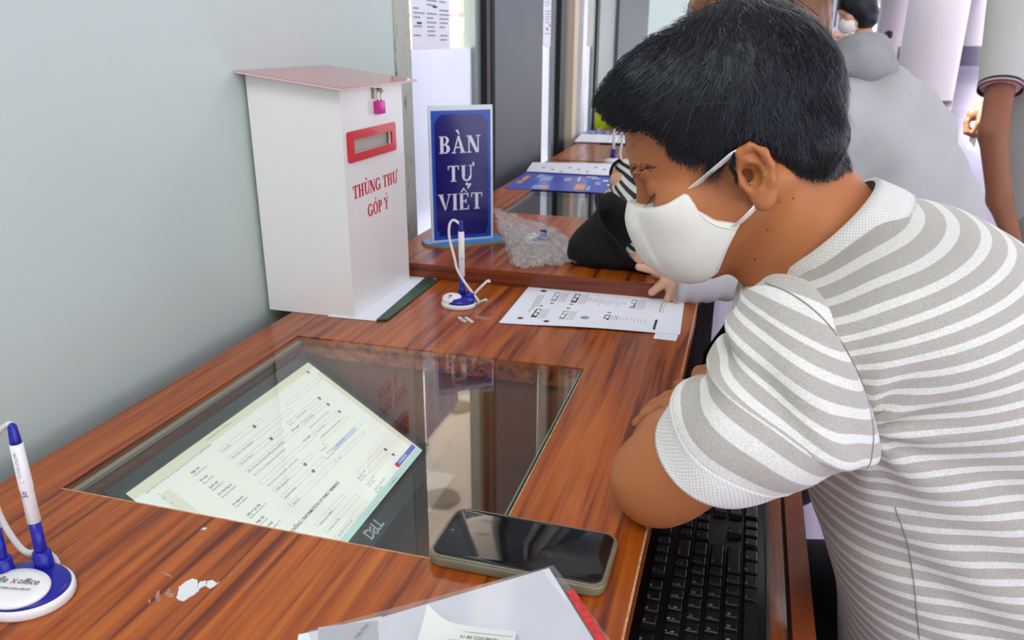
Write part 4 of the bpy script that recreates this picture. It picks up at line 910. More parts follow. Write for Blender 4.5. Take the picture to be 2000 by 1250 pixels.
q = onz((1205, 250), ZD2); o = thing('lime_box', tuple(q), 'lime green box standing on the third desk behind the man\'s fringe', 'box')
rbox('body', -.11, .12, -.03, .05, 0, .085, .006, m_lime, o); rbox('lid', -.115, .125, -.035, .055, .085, .095, .003, m_lime, o)
# ------------------------------------------------------------------ signed-distance modelling of people
def smin(a, b, k):
    h = np.clip(.5+.5*(b-a)/k, 0, 1); return b*(1-h)+a*h-k*h*(1-h)
def axis(lo, hi, coarse, fines=()):
    """coordinates with finer steps inside the (a, b, step) spans"""
    x = [lo]
    while x[-1] < hi:
        st = coarse
        for a, b, s in fines:
            if a <= x[-1] <= b: st = min(st, s)
            elif x[-1] < a and x[-1]+st > a: st = max(a-x[-1], s)
        x.append(x[-1]+st)
    return np.array(x)
class Frame:
    def __init__(s, o, rows=None): s.o = np.array(o, float); s.R = np.eye(3) if rows is None else np.array(rows, float)
    def w(s, p): return s.o+np.array(p, float)@s.R
    def l(s, P): return (np.asarray(P)-s.o)@s.R.T
WF = Frame((0, 0, 0))
class Field:
    def __init__(s, xs, ys, zs): s.x, s.y, s.z = xs, ys, zs; s.F = np.full((len(xs), len(ys), len(zs)), .06, np.float32)
    def add(s, fn, c, rad, k=.01, op='u'):
        """fn(P) signed distance of world points; c, rad: world bounding sphere"""
        sl = []
        for ax, v in ((s.x, c[0]), (s.y, c[1]), (s.z, c[2])):
            i0 = max(0, np.searchsorted(ax, v-rad-k-.012)); i1 = min(len(ax), np.searchsorted(ax, v+rad+k+.012)); sl.append(slice(i0, i1))
            if i1-i0 < 1: return s
        P = np.stack(np.meshgrid(s.x[sl[0]], s.y[sl[1]], s.z[sl[2]], indexing='ij'), -1)
        d = fn(P); F = s.F[sl[0], sl[1], sl[2]]
        if op == 'u': F[...] = smin(F, d, k)
        elif op == 's': F[...] = -smin(-F, d, k)
        elif op == 'i': F[...] = -smin(-F, -d, k)
        return s
    def ell(s, c, r, k=.01, fr=WF, op='u', rot=None):
        c = np.array(c, float); r = np.array(r, float)
        def fn(P):
            q = fr.l(P)-c
            if rot is not None: q = q@rot
            k0 = np.linalg.norm(q/r, axis=-1); k1 = np.linalg.norm(q/r**2, axis=-1); return k0*(k0-1)/(k1+1e-9)
        return s.add(fn, fr.w(c), r.max(), k, op)
    def cap(s, a, b, ra, rb, k=.01, fr=WF, op='u'):
        a = np.array(a, float); b = np.array(b, float); ba = b-a
        def fn(P):
            q = fr.l(P)-a; h = np.clip(q@ba/ba.dot(ba), 0, 1); return np.linalg.norm(q-h[..., None]*ba, axis=-1)-(ra+(rb-ra)*h)
        return s.add(fn, fr.w((a+b)/2), np.linalg.norm(ba)/2+max(ra, rb), k, op)
    def chain(s, pts, rs, k=.01, fr=WF, op='u'):
        for i in range(len(pts)-1): s.cap(pts[i], pts[i+1], rs[i], rs[i+1], k, fr, op)
        return s
    def mesh(s):
        """surface nets on the rectilinear grid"""
        F = s.F; I = F < 0; nx, ny, nz = F.shape
        c = [(i, j, k) for i in (0, 1) for j in (0, 1) for k in (0, 1)]
        S = sum(I[i:nx-1+i, j:ny-1+j, k:nz-1+k].astype(np.int8) for i, j, k in c); act = (S > 0) & (S < 8)
        ids = np.argwhere(act); vid = -np.ones(act.shape, np.int64); vid[act] = np.arange(len(ids))
        acc = np.zeros((len(ids), 3)); cnt = np.zeros(len(ids)); X = [s.x, s.y, s.z]
        def pos(ii): return np.stack([X[d][ii[:, d]] for d in range(3)], -1)
        for a in range(8):
            for b in range(a+1, 8):
                da = np.array(c[a]); db = np.array(c[b])
                if np.abs(da-db).sum() != 1: continue
                pa, pb = ids+da, ids+db; fa = F[tuple(pa.T)].astype(float); fb = F[tuple(pb.T)].astype(float); m = (fa < 0) != (fb < 0)
                t = (fa/(fa-fb+1e-12))[m][:, None]; acc[m] += pos(pa)[m]*(1-t)+pos(pb)[m]*t; cnt[m] += 1
        V = acc/cnt[:, None]; Q = []
        for d in range(3):
            e = [0, 0, 0]; e[d] = 1; sh = [slice(1, -1)]*3; sh[d] = slice(0, -1) 
            A = I[tuple(slice(1, n-1) if q != d else slice(0, n-1) for q, n in enumerate(F.shape))]
            B = I[tuple(slice(1, n-1) if q != d else slice(1, n) for q, n in enumerate(F.shape))]
            m = np.argwhere(A != B); flip = A[A != B]
            off = np.array([1, 1, 1]); off[d] = 0; base = m+off; u, v = [q for q in range(3) if q != d]
            def g(du, dv): b_ = base.copy(); b_[:, u] -= du; b_[:, v] -= dv; return vid[tuple(b_.T)]
            q = np.stack([g(1, 1), g(0, 1), g(0, 0), g(1, 0)], -1)
            if d == 1: q = q[:, ::-1]
            q[~flip] = q[~flip][:, ::-1]; Q.append(q)
        Q = np.concatenate(Q); Q = Q[(Q >= 0).all(1)]; return V, Q
    def obj(s, name, mat, parent=None, fr=None, smooth=0):
        V, Q = s.mesh()
        if smooth:
            for _ in range(smooth):
                A = np.zeros_like(V); n = np.zeros(len(V))
                for a, b in ((0, 1), (1, 2), (2, 3), (3, 0)):
                    np.add.at(A, Q[:, a], V[Q[:, b]]); np.add.at(A, Q[:, b], V[Q[:, a]]); np.add.at(n, Q[:, a], 1); np.add.at(n, Q[:, b], 1)
                V = V*.5+.5*A/np.maximum(n, 1)[:, None]
        if fr is not None: V = fr.w(V)
        return mesh_np(name, V, Q, mat, parent)
def mesh_np(name, V, Q, mat, parent=None, smooth=True):
    if parent is not None: A = np.array(wmat(parent).inverted()); V = V@A[:3, :3].T+A[:3, 3]
    me = bpy.data.meshes.new(name); k = Q.shape[1]
    me.vertices.add(len(V)); me.vertices.foreach_set('co', V.ravel().astype(np.float32))
    me.loops.add(Q.size); me.loops.foreach_set('vertex_index', Q.ravel().astype(np.int32))
    me.polygons.add(len(Q)); me.polygons.foreach_set('loop_start', (np.arange(len(Q))*k).astype(np.int32))
    try: me.polygons.foreach_set('loop_total', np.full(len(Q), k, np.int32))
    except Exception: pass
    me.update(calc_edges=True); me.validate()
    me.polygons.foreach_set('use_smooth', [smooth]*len(me.polygons)); me.materials.append(mat)
    o = bpy.data.objects.new(name, me); COL.objects.link(o)
    if parent is not None: o.parent = parent
    return o
def poly2d(P, poly):
    """signed distance to a 2-D polygon"""
    poly = np.array(poly, float); d = np.full(P.shape[:-1], 1e9); sgn = np.ones(P.shape[:-1])
    n = len(poly)
    for i in range(n):
        a, b = poly[i], poly[i-1]; e = b-a; w = P-a; t = np.clip((w@e)/(e@e), 0, 1); q = w-t[..., None]*e
        d = np.minimum(d, (q**2).sum(-1))
        c1 = P[..., 1] >= a[1]; c2 = P[..., 1] < b[1]; c3 = e[0]*w[..., 1] > e[1]*w[..., 0]
        flip = (c1 & c2 & c3) | (~c1 & ~c2 & ~c3); sgn = np.where(flip, -sgn, sgn)
    return sgn*np.sqrt(d)

def headframe(o, pitch, yaw, face=(-1, 0)):
    """o: midpoint between the ear canals; face: horizontal facing direction; rows = forward, left, up"""
    fx = np.array([face[0], face[1], 0.]); up = np.array([0, 0, 1.]); lf = np.cross(up, fx)
    p = math.radians(pitch); y = math.radians(yaw)
    F = fx*math.cos(p)-up*math.sin(p); U = fx*math.sin(p)+up*math.cos(p)
    F2 = F*math.cos(y)+lf*math.sin(y); L2 = lf*math.cos(y)-F*math.sin(y); return Frame(o, (F2, L2, U))
def head_prims(G, fr, face=True, ears=True, k=.012):
    E, K = (lambda c, r, kk=k, op='u': G.ell(c, r, kk, fr, op)), (lambda a, b, ra, rb, kk=k, op='u': G.cap(a, b, ra, rb, kk, fr, op))
    E((-.006, 0, .052), (.092, .073, .074)); E((.040, 0, .050), (.056, .062, .056), .02)
    E((.038, 0, -.012), (.052, .058, .070), .02)
    K((.086, -.028, .033), (.086, .028, .033), .0115, .0115, .012)
    for s in (1, -1):
        E((.062, .043*s, -.006), (.026, .020, .020), .016); K((.005, .055*s, -.03), (.055, .035*s, -.070), .016, .015, .02)
    E((.048, 0, -.064), (.043, .040, .028), .02); E((.078, 0, -.081), (.014, .018, .013), .014)
    if face:
        for s in (1, -1): E((.092, .031*s, .0155), (.011, .017, .0105), .012, 's')
        K((.089, 0, .024), (.101, 0, -.010), .0075, .0105, .01); 
        for s in (1, -1): E((.096, .013*s, -.015), (.010, .008, .007), .006); E((.0745, .0315*s, .0155), (.0135, .0145, .0130), .003)
        E((.090, 0, -.040), (.012, .024, .008), .006); E((.089, 0, -.051), (.012, .022, .008), .006)
    if ears:
        for s in (1, -1):
            y = .0745; o = lambda f, l_, u: (f*.9+.002, (y+l_)*s, u*.9+.001)
            # ear leaf leans back and stands off the head
            E(o(-.013, .007, .002), (.015, .0055, .026), .006)
            hx = [(.004, .000, .006), (.003, .006, .018), (-.005, .010, .027), (-.016, .013, .029), (-.026, .0155, .020), (-.029, .015, .006), (-.025, .012, -.010), (-.018, .008, -.022)]
            G.chain([o(*q) for q in hx], [.0032, .0034, .0038, .0040, .0040, .0036, .0034, .0030], .003, fr)
            E(o(-.013, .0065, -.026), (.0095, .0055, .0105), .006)
            G.chain([o(*q) for q in ((-.008, .010, .019), (-.017, .012, .011), (-.019, .0115, -.001), (-.012, .0105, -.013))], [.003, .0035, .0035, .003], .004, fr)
            E(o(-.008, .0105, .001), (.0095, .0075, .0115), .004, 's'); E(o(-.0175, .0155, .016), (.003, .003, .011), .003, 's')
            E(o(.002, .0045, -.001), (.0045, .004, .006), .003)
m_skin = pbr('skin_tan', lin(178, 110, 66), .48, var=.06, vscale=14, bump=.12, bscale=260, sss=.12)
m_skin2 = pbr('skin_light', lin(208, 160, 134), .5, var=.05, vscale=20, sss=.1); m_skin3 = pbr('skin_deep', lin(142, 90, 66), .5, var=.06, vscale=12, sss=.08)
def hairmat(nm, col, rough=.42):
    m, n, l, b = nmat(nm); b.inputs['Base Color'].default_value = col; b.inputs['Roughness'].default_value = rough; b.inputs['IOR'].default_value = 1.55
    b.inputs['Specular Tint'].default_value = (.8, .88, 1, 1); b.inputs['Specular IOR Level'].default_value = .4; return m
m_hair = hairmat('black_hair', lin(11, 10, 13)); m_brown = hairmat('brown_hair', lin(120, 74, 42))
m_maskc = pbr('mask_cotton', lin(232, 230, 224), .85, var=.02, vscale=60, bump=.25, bscale=700, sheen=.2)

# ---------------- the man
HF = headframe(dep((1446, 330), .770), 23, 4)
def loc(p, l_=0.):
    """point of a sight line where the head's lateral coordinate is l_ -> (forward, up)"""
    r = ray(p); o_ = HF.l(EYE); d_ = r@HF.R.T; t = (l_-o_[1])/d_[1]; q = o_+d_*t; return (q[0], q[2])
def capsule_hand(G, wrist, direc, palm_n, s=1., curl=.5, side=1, fr=WF, spread=.12, fk=.004):
    """five-fingered hand; direc: wrist to knuckles, palm_n: out of the palm, side: thumb side sign"""
    d = np.array(direc, float); d /= np.linalg.norm(d); n = np.array(palm_n, float); n -= d*(n@d); n /= np.linalg.norm(n); t = np.cross(n, d)*side
    w = np.array(wrist, float)
    G.cap(w, w+d*.03*s, .021*s, .024*s, .012, fr)
    for i, (o_, L, r) in enumerate(((.030, .074, .0085), (.010, .082, .0088), (-.010, .077, .0083), (-.028, .060, .0074))):
        kn = w+d*(.088-.006*abs(i-1))*s+t*o_*s; G.cap(w+d*.02*s+t*o_*.5*s, kn, .015*s, .0125*s, .012, fr)
        a = curl*.5; p = kn; dd = d*math.cos(spread*0)+t*o_*spread*8*.3; dd /= np.linalg.norm(dd); r_ = r*s
        for seg, f_ in enumerate((.46, .31, .23)):
            ang = curl*(.5+.5*seg); v = dd*math.cos(ang)+n*math.sin(ang); q = p+v*L*f_*s; G.cap(p, q, r_, r_*.93, fk, fr); p = q; r_ *= .93
            dd = v if seg == 2 else (dd*math.cos(curl*.25)+n*math.sin(curl*.25))
    b = w+d*.022*s+t*.022*s; m = b+(d*.6+t*.7+n*.3)*.035*s; e = m+(d*.85+t*.25+n*.45)*.028*s; G.chain([b, m, e], [.014*s, .0105*s, .0088*s], .008, fr)

YC = .80
EL = dep((1243, 952), .655); EL[2] = max(EL[2], ZD+.0445); EL = np.array([-.052, .690, ZD+.046])
SH = np.array([.088, .668, .950]); WR = np.array([-.012, .930, ZD+.032])
ELR = np.array([.055, .985, ZD+.05]); SHR = np.array([.100, .950, .965]); WRR = np.array([.042, .905, ZD+.066])
NB_ = np.array([.080, YC+.008, 1.030])
G = Field(axis(-.17, .43, .007, ((-.16, .115, .0024),)), axis(.56, 1.08, .007, ((.655, .80, .0024), (.80, .93, .0034))), axis(.44, 1.30, .008, ((.955, 1.225, .0024), (.755, .87, .0032))))
head_prims(G, HF)
# neck with the muscle behind the ear
def HW(f, l_, u): return HF.w((f, l_, u))
G.cap(HW(-.030, 0, -.002), NB_, .056, .056, .02); G.cap(HW(-.01, 0, -.05), NB_-[.03, 0, .02], .044, .046, .02)
G.cap(HW(-.028, .058, -.010), NB_+[-.055, -.02, -.03], .014, .015, .022); G.cap(HW(-.028, -.058, -.010), NB_+[-.055, .02, -.03], .014, .015, .022)
G.chain([NB_, (.15, YC, .95), (.24, YC, .80), (.27, YC, .62)], [.054, .075, .11, .115], .03)
G.cap((.12, .71, .945), (.12, .89, .945), .055, .055, .04)
for sh, el, wr in ((SH, EL, WR), (SHR, ELR, WRR)):
    G.chain([sh, sh*.45+el*.55, el+(sh-el)*.10], [.044, .046, .044], .03)
    G.cap(el+(sh-el)*.10, el, .043, .040, .02)
    mid = el+(wr-el)*.3; G.chain([el, mid, wr], [.041, .043, .027], .018)
capsule_hand(G, WR, WR-EL, (0, 0, -1), 1., .35, -1); capsule_hand(G, WRR, (-1, -.25, -.25), (0, 0, -1), .9, .3, 1)
body = G.obj('person', m_skin, None, None, 1)
tag(body, 'man in striped grey polo shirt and white mask leaning over the near desk', 'person')

# eyes, lids, brows
def hair_ribbons(name, P, Wd, N, mat, parent):
    """P: strands x segments x 3, Wd: widths, N: side directions"""
    ns, m, _ = P.shape; T = np.gradient(P, axis=1); T /= np.linalg.norm(T, axis=-1, keepdims=True)+1e-9
    B = np.cross(T, N); B /= np.linalg.norm(B, axis=-1, keepdims=True)+1e-9
    L = P-B*Wd[..., None]/2; R_ = P+B*Wd[..., None]/2; V = np.stack([L, R_], 2).reshape(-1, 3)
    i = (np.arange(ns)[:, None]*m+np.arange(m-1)[None, :]).ravel()*2; Q = np.stack([i, i+1, i+3, i+2], -1); o = mesh_np(name, V, Q, mat, parent); return o
def lash(side):
    P = []; 
    for i in range(26):
        u = i/25; b = np.array([.0875-.013*abs(u-.45)-.004*(u > .8), (.017+.028*u), .0085-.003*math.sin(u*3.14)+.003*u]); b = b+[.0005, 0, 0]
        ln = .007+.003*math.sin(u*3.14); P.append([b, b+np.array([.6, (u-.3)*.5, -.55])*ln*.5, b+np.array([1.0, (u-.3)*.9, -.7])*ln])
    P = np.array(P); P[..., 1] *= side; return P
PL_ = np.concatenate([lash(1), lash(-1)]); Pw = HF.w(PL_); 
hair_ribbons('eyelashes', Pw, np.linspace(.0007, .0002, 3)[None, :]*np.ones((len(Pw), 1)), np.broadcast_to(np.array([0, .3, 1.]), Pw.shape), m_hair, body)
for s in (1, -1):
    pts = [HF.w(((.0882-.013*abs(u-.45), s*(.016+.030*u), .0088-.003*math.sin(u*3.14)+.003*u))) for u in np.linspace(0, 1, 9)]
    MB().add(*tube_vf(pts, [.0003, .0007, .0009, .001, .001, .001, .0009, .0007, .0003], 6)).out('eyelid_line', m_hair, body, True, world=True)
def gridsample(G, P):
    idx = []; w = []
    for ax, k in ((G.x, 0), (G.y, 1), (G.z, 2)):
        i = np.clip(np.searchsorted(ax, P[..., k])-1, 0, len(ax)-2); idx.append(i); w.append(np.clip((P[..., k]-ax[i])/(ax[i+1]-ax[i]), 0, 1))
    r = 0
    for a in (0, 1):
        for b in (0, 1):
            for c in (0, 1): r = r+G.F[idx[0]+a, idx[1]+b, idx[2]+c]*(w[0] if a else 1-w[0])*(w[1] if b else 1-w[1])*(w[2] if c else 1-w[2])
    return r
def gridgrad(G, P, e=.002):
    g = np.stack([gridsample(G, P+np.eye(3)[k]*e)-gridsample(G, P-np.eye(3)[k]*e) for k in range(3)], -1); return g/(np.linalg.norm(g, axis=-1, keepdims=True)+1e-9)
def onskin(P, lift):
    for _ in range(4): P = P-gridgrad(G, P)*(gridsample(G, P)-lift)[..., None]
    return P
st_ = []
for s in (1, -1):
    for i in range(150):
        u = rng.random(); v_ = rng.normal(0, .0032)*(1-.4*u); b = np.array([.100-.026*u**1.6, s*(.012+.040*u), .034+.004*math.sin(u*2.6)+v_])
        d_ = np.array([-.3, s*.8, .35-.5*u]); ln = rng.uniform(.004, .0065); st_.append([b, b+d_*ln*.5, b+d_*ln])
S_ = HF.w(np.array(st_)); S_ = onskin(S_, .0005); hair_ribbons('eyebrows', S_, np.array([.00045, .0004, .00015])[None]*np.ones((len(S_), 1)), gridgrad(G, S_), m_hair, body)

# hair volume in the head's own frame
nearL = .070
sil = [(1176, 199), (1188, 170), (1222, 128), (1282, 78), (1350, 34), (1432, 4), (1505, -6), (1560, 18), (1605, 66), (1638, 125), (1652, 190), (1654, 260), (1650, 322)]
low = [(1642, 340), (1600, 350), (1566, 338), (1537, 314), (1505, 292), (1478, 276), (1452, 274), (1432, 288), (1418, 310), (1400, 335), (1384, 338), (1372, 312), (1350, 300), (1318, 296), (1298, 282), (1280, 262), (1252, 246)]
lowl = [.045, .060, .064, .067, .070, .078, .082, .082, .080, .078, .076, .075, .073, .070, .066, .060, .045]
hp = [loc(p) for p in sil]+[loc(p, l_) for p, l_ in zip(low, lowl)]+[loc((1210, 238))]
H = Field(axis(-.16, .20, .0032), axis(-.115, .115, .0034), axis(-.09, .22, .0032))
H.ell((-.010, 0, .060), (.104, .0835, .096), .01); H.ell((.040, 0, .076), (.070, .066, .066), .03)
H.cap((.06, .03, .11), (.135, .012, .10), .045, .022, .03); H.cap((.06, -.03, .11), (.135, -.012, .10), .045, .022, .03)
H.cap((-.030, 0, .0), HF.l(NB_), .0582, .0575, .012); H.ell((-.052, .046, .012), (.045, .030, .036), .012); H.ell((-.052, -.046, .012), (.045, .030, .036), .012); H.F += .0012*np.sin(H.x*260)[:, None, None]*np.sin(H.z*190+1)[None, None, :]*np.cos(H.y*210)[None, :, None]
HV = Field(H.x, H.y, H.z); HV.F = H.F.copy()       # the uncut volume guides the strands
def cutfn(P): return poly2d(P[..., [0, 2]], hp)
H.add(cutfn, (0, 0, .06), .4, .004, 'i')
hair = H.obj('hair', m_hair, body, HF, 2)
V, Q = H.mesh(); gn = gridgrad(H, V); keep = gridsample(HV, V) > -.006; V = V[keep]; gn = gn[keep]
def strands(V, n, steps, step, crown, grav, lift, seed, wid=.0011, fwd=.0, jit=.25):
    r = np.random.default_rng(seed); i = r.integers(0, len(V), n); P = V[i]+r.normal(0, .0015, (n, 3)); D = np.zeros((n, 3)); out = []; rn = r.normal(0, jit, (n, 3)); L = r.uniform(.55, 1.25, n)[:, None]
    lf = np.abs(r.normal(0, 1, n))*lift
    for k in range(steps):
        g = gridgrad(HV, P); t = P-crown; t /= np.linalg.norm(t, axis=1)[:, None]+1e-9
        d_ = t+rn+np.array([0, 0, -1.])*grav+np.array([1., 0, 0])*fwd*np.clip((P[:, :1]+.02)/.08, 0, 1.2)
        d_ -= g*(d_*g).sum(1)[:, None]; d_ /= np.linalg.norm(d_, axis=1)[:, None]+1e-9; D = d_ if k == 0 else D*.5+d_*.5
        out.append(P.copy()); P = P+D*step*L; f = gridsample(HV, P); tgt = .0004+lf*(k/steps)**1.5
        P = P-g*np.clip(f-tgt, -.01, .004)[:, None]
    P_ = np.stack(out, 1); N = np.stack([gridgrad(HV, P_[:, j]) for j in range(P_.shape[1])], 1)+r.normal(0, .17, (n, 1, 3))
    w = np.linspace(1, .12, steps)[None]*r.uniform(.6, 1.3, (n, 1))*wid
    outp = (poly2d(P_[..., [0, 2]], hp) > r.uniform(.001, .006, (n, 1))) & (P_[..., 0] > -.2)
    st = np.argmax(outp, 1); has = outp.any(1); ii = np.arange(steps)[None]; late = has[:, None] & (ii >= st[:, None])
    w = np.where(late, 0, w); ok = ~(has & (st < 3)); hold = P_[np.arange(n), np.maximum(st-1, 0)]; P_ = np.where(late[..., None], hold[:, None]+(ii[..., None]-st[:, None, None])*1e-5, P_)
    return P_[ok], w[ok], N[ok]
CR = np.array([-.055, .0, .165])
a1 = strands(V, 13000, 9, .0052, CR, .35, .0028, 1, fwd=.75)
top = V[(V[:, 2] > .05)]; a2 = strands(top, 5000, 10, .0058, CR, .1, .006, 2, .0010, fwd=.9, jit=.35)
for tag_, a_ in (('strands', a1), ('strands', a2)):
    o = hair_ribbons('hair_strands', HF.w(a_[0]), a_[1], a_[2]@HF.R, m_hair, hair); o['kind'] = 'stuff'
# fringe: wisps past the forehead, and short hair fading at temple and nape
fr_ = []; fw = []; rr = np.random.default_rng(5)
def wisp(p0, p1, l0, l1, n, spread, bend, w=.0008, m=8):
    for _ in range(n):
        a = loc((p0[0]+rr.normal(0, spread[0]), p0[1]+rr.normal(0, spread[0]*.6)), 0); b = loc((p1[0]+rr.normal(0, spread[1]), p1[1]+rr.normal(0, spread[1]*.7)), 0); la = l0+rr.normal(0, .006); lb = l1+rr.normal(0, .006)
        A = np.array([a[0], la, a[1]]); B = np.array([b[0], lb, b[1]]); c = (A+B)/2+np.array([.4, 0, 1.])*bend*rr.uniform(.5, 1.3)
        t = np.linspace(0, 1, m)[:, None]; fr_.append(A*(1-t)**2+2*c*t*(1-t)+B*t**2); fw.append(np.linspace(1, .15, m)*w*rr.uniform(.6, 1.2))
wisp((1290, 150), (1180, 205), .02, .01, 420, (26, 12), .010); wisp((1300, 170), (1215, 235), .03, .02, 360, (26, 14), .008); wisp((1330, 190), (1255, 262), .045, .035, 300, (24, 14), .006)
wisp((1260, 190), (1200, 262), .02, .015, 40, (14, 12), .010, .0006); wisp((1280, 215), (1206, 285), .02, .015, 14, (10, 10), .012, .0005); wisp((1380, 240), (1340, 312), .055, .052, 220, (24, 12), .004, .0007)
wisp((1420, 230), (1385, 335), .066, .066, 200, (14, 10), .002, .0007)
for c in ((1430, 10), (1500, -8), (1560, 10), (1380, 30)): wisp((c[0], c[1]+22), (c[0]-30, c[1]-10), 0, 0, 30, (24, 16), .012, .0007)
A_ = np.array(fr_); hair_ribbons('fringe', HF.w(A_), np.array(fw), np.broadcast_to(np.array([0, -1., .2]), A_.shape)+rr.normal(0, .35, (len(A_), 1, 3)), m_hair, hair)['kind'] = 'stuff'
sh_ = []; 
def stubble(region, l_, n, ln, dirn):
    poly = np.array([loc(p, l_) for p in region]); mn, mxx = poly.min(0), poly.max(0); c = 0
    while c < n:
        q = rr.uniform(mn, mxx)
        if poly2d(q[None], poly)[0] < 0: sh_.append((q[0], l_+.02, q[1], dirn[0], dirn[1], ln*rr.uniform(.5, 1.2))); c += 1
stubble([(1395, 300), (1430, 285), (1425, 330), (1398, 358), (1385, 340)], .068, 500, .009, (.2, -1))
stubble([(1290, 262), (1350, 285), (1372, 312), (1350, 318), (1300, 296)], .055, 380, .012, (.5, -1))
S = np.array(sh_); P0 = S[:, :3].copy(); P0w = HF.w(P0); P0w = onskin(P0w, .0006)
dv = (np.stack([S[:, 3], np.zeros(len(S)), S[:, 4]], -1)*.7+rr.normal(0, .15, (len(S), 3)))@HF.R
P1w = onskin(P0w+dv*S[:, 5:6]*.6, .0012); P2w = onskin(P1w+dv*S[:, 5:6]*.5, .0018)
PS = np.stack([P0w, P1w, P2w], 1); hair_ribbons('short_hair', PS, np.array([.0006, .0005, .0002])[None]*np.ones((len(PS), 1)), gridgrad(G, PS), m_hair, hair)['kind'] = 'stuff'

# face mask: a cotton shell over nose, mouth and chin
mp_ = [((1222, 392), 0), ((1262, 402), .018), ((1300, 392), .034), ((1338, 372), .048), ((1348, 380), .052), ((1362, 408), .056), ((1396, 430), .062), ((1447, 437), .068), ((1441, 447), .068), ((1420, 490), .064), ((1403, 532), .055), ((1376, 546), .04), ((1322, 546), .02), ((1262, 510), 0), ((1190, 440), 0)]
mpoly = [loc(p, l_) for p, l_ in mp_]
K_ = Field(axis(-.03, .16, .0018), axis(-.09, .09, .0022), axis(-.13, .05, .0018)); head_prims(K_, Frame((0, 0, 0)), True, False)
K_.F -= .004; K_.ell((.058, 0, -.042), (.055, .058, .058), .03); K_.ell((.076, 0, -.028), (.034, .036, .034), .035)
K_.add(lambda P: poly2d(P[..., [0, 2]], mpoly), (.06, 0, -.04), .3, .0015, 'i')
mask = K_.obj('face_mask', m_maskc, body, HF, 1)
tag(mask, 'white cotton face mask')
V, Q = K_.mesh()
# hems follow the cut, straps run to the ear
def ribbon(pts, w, th, mat, par, nm):
    MB().add(*tube_vf(crom(pts, 6), w/2, 10, flat=(1, th/w))).out(nm, mat, par, True, world=True)
def lp(p, l_): q = loc(p, l_); return HF.w((q[0], l_, q[1]))
def kproj(p, l0):
    """pixel to the mask surface"""
    l_ = l0
    for _ in range(30):
        q = loc(p, l_); v = gridsample(K_, np.array([[q[0], l_, q[1]]]))[0]
        l_ += v*.8
        if abs(v) < 2e-4: break
    return HF.w((q[0], l_+.0006, q[1]))
from mathutils.bvhtree import BVHTree
def wtree(o_):
    A = np.array(wmat(o_)); n_ = len(o_.data.vertices); co = np.empty(n_*3); o_.data.vertices.foreach_get('co', co); vv = co.reshape(-1, 3)@A[:3, :3].T+A[:3, 3]
    return BVHTree.FromPolygons([tuple(q) for q in vv], [tuple(p.vertices) for p in o_.data.polygons])
def hit(p, trees, lift=.0008):
    best = None; r = Vector(ray(p)); r.normalize()
    for t_ in trees:
        q = t_.ray_cast(Vector(EYE), r)
        if q[0] is not None and (best is None or q[3] < best[3]): best = q
    return None if best is None else np.array(best[0])-np.array(r)*lift
mt_ = [wtree(mask)]
for seam in ([(1354, 396), (1370, 422), (1400, 441), (1434, 447)], [(1432, 456), (1412, 494), (1399, 526)], [(1240, 404), (1264, 408), (1300, 400), (1332, 384)]):
    pp = [hit(p, mt_, .0002) for p in crom(seam, 6)]; pp = [q for q in pp if q is not None and q[1] < .9]
    if len(pp) > 3: MB().add(*tube_vf(pp, .0006, 6)).out('stitching', m_maskc, mask, True, world=True)
ribbon([lp((1337, 378), .052), lp((1350, 368), .058), lp((1378, 345), .068), lp((1408, 320), .078), lp((1432, 300), .084), lp((1440, 300), .078)], .0095, .0022, m_maskc, mask, 'ear_loop')
ribbon([lp((1424, 448), .064), lp((1440, 438), .070), lp((1456, 424), .078), lp((1472, 408), .080), lp((1480, 396), .072)], .0095, .0022, m_maskc, mask, 'ear_loop')

# moles
for p, l_ in (((1500, 437), .05), ((1517, 384), .06), ((1542, 384), .06), ((1476, 504), .045)):
    q = onskin(lp(p, l_)[None], .0)[0]; v, f = lathe_vf([(.0001, -.0005), (.0011, 0), (.0005, .0004)], 8)
    MB().add([(a[0]+q[0], a[2]*-1+q[1], a[1]+q[2]) for a in v], f).out('mole', pbr('mole', lin(90, 50, 36), .5), body, world=True)

# ---- striped shirt: torso shell from rings that bend with the back
m_knit, n, l, b = nmat('striped_knit')
at = n.new('ShaderNodeUVMap'); sxn = n.new('ShaderNodeSeparateXYZ'); l.new(at.outputs[0], sxn.inputs[0])
mul = n.new('ShaderNodeMath'); mul.operation = 'MULTIPLY'; mul.inputs[1].default_value = 1.0; l.new(sxn.outputs[1], mul.inputs[0])
frc = n.new('ShaderNodeMath'); frc.operation = 'FRACT'; l.new(mul.outputs[0], frc.inputs[0])
nz = n.new('ShaderNodeTexNoise'); nz.inputs['Scale'].default_value = 1500; nz.inputs['Detail'].default_value = 1
tcn = n.new('ShaderNodeTexCoord'); l.new(tcn.outputs['Object'], nz.inputs['Vector'])
ad = n.new('ShaderNodeMath'); ad.operation = 'MULTIPLY_ADD'; ad.inputs[1].default_value = .05; l.new(nz.outputs['Fac'], ad.inputs[0]); l.new(frc.outputs[0], ad.inputs[2])
rp = n.new('ShaderNodeValToRGB'); rp.color_ramp.interpolation = 'LINEAR'; l.new(ad.outputs[0], rp.inputs[0])
e = rp.color_ramp.elements; e[0].position = .0; e[0].color = lin(220, 220, 214); e[1].position = .355; e[1].color = lin(220, 220, 214)
q = e.new(.385); q.color = lin(176, 171, 163); q = e.new(.985); q.color = lin(176, 171, 163); q = e.new(1.0); q.color = lin(220, 220, 214)
mot = n.new('ShaderNodeTexNoise'); mot.inputs['Scale'].default_value = 900; mot.inputs['Detail'].default_value = 2; l.new(tcn.outputs['Object'], mot.inputs['Vector'])
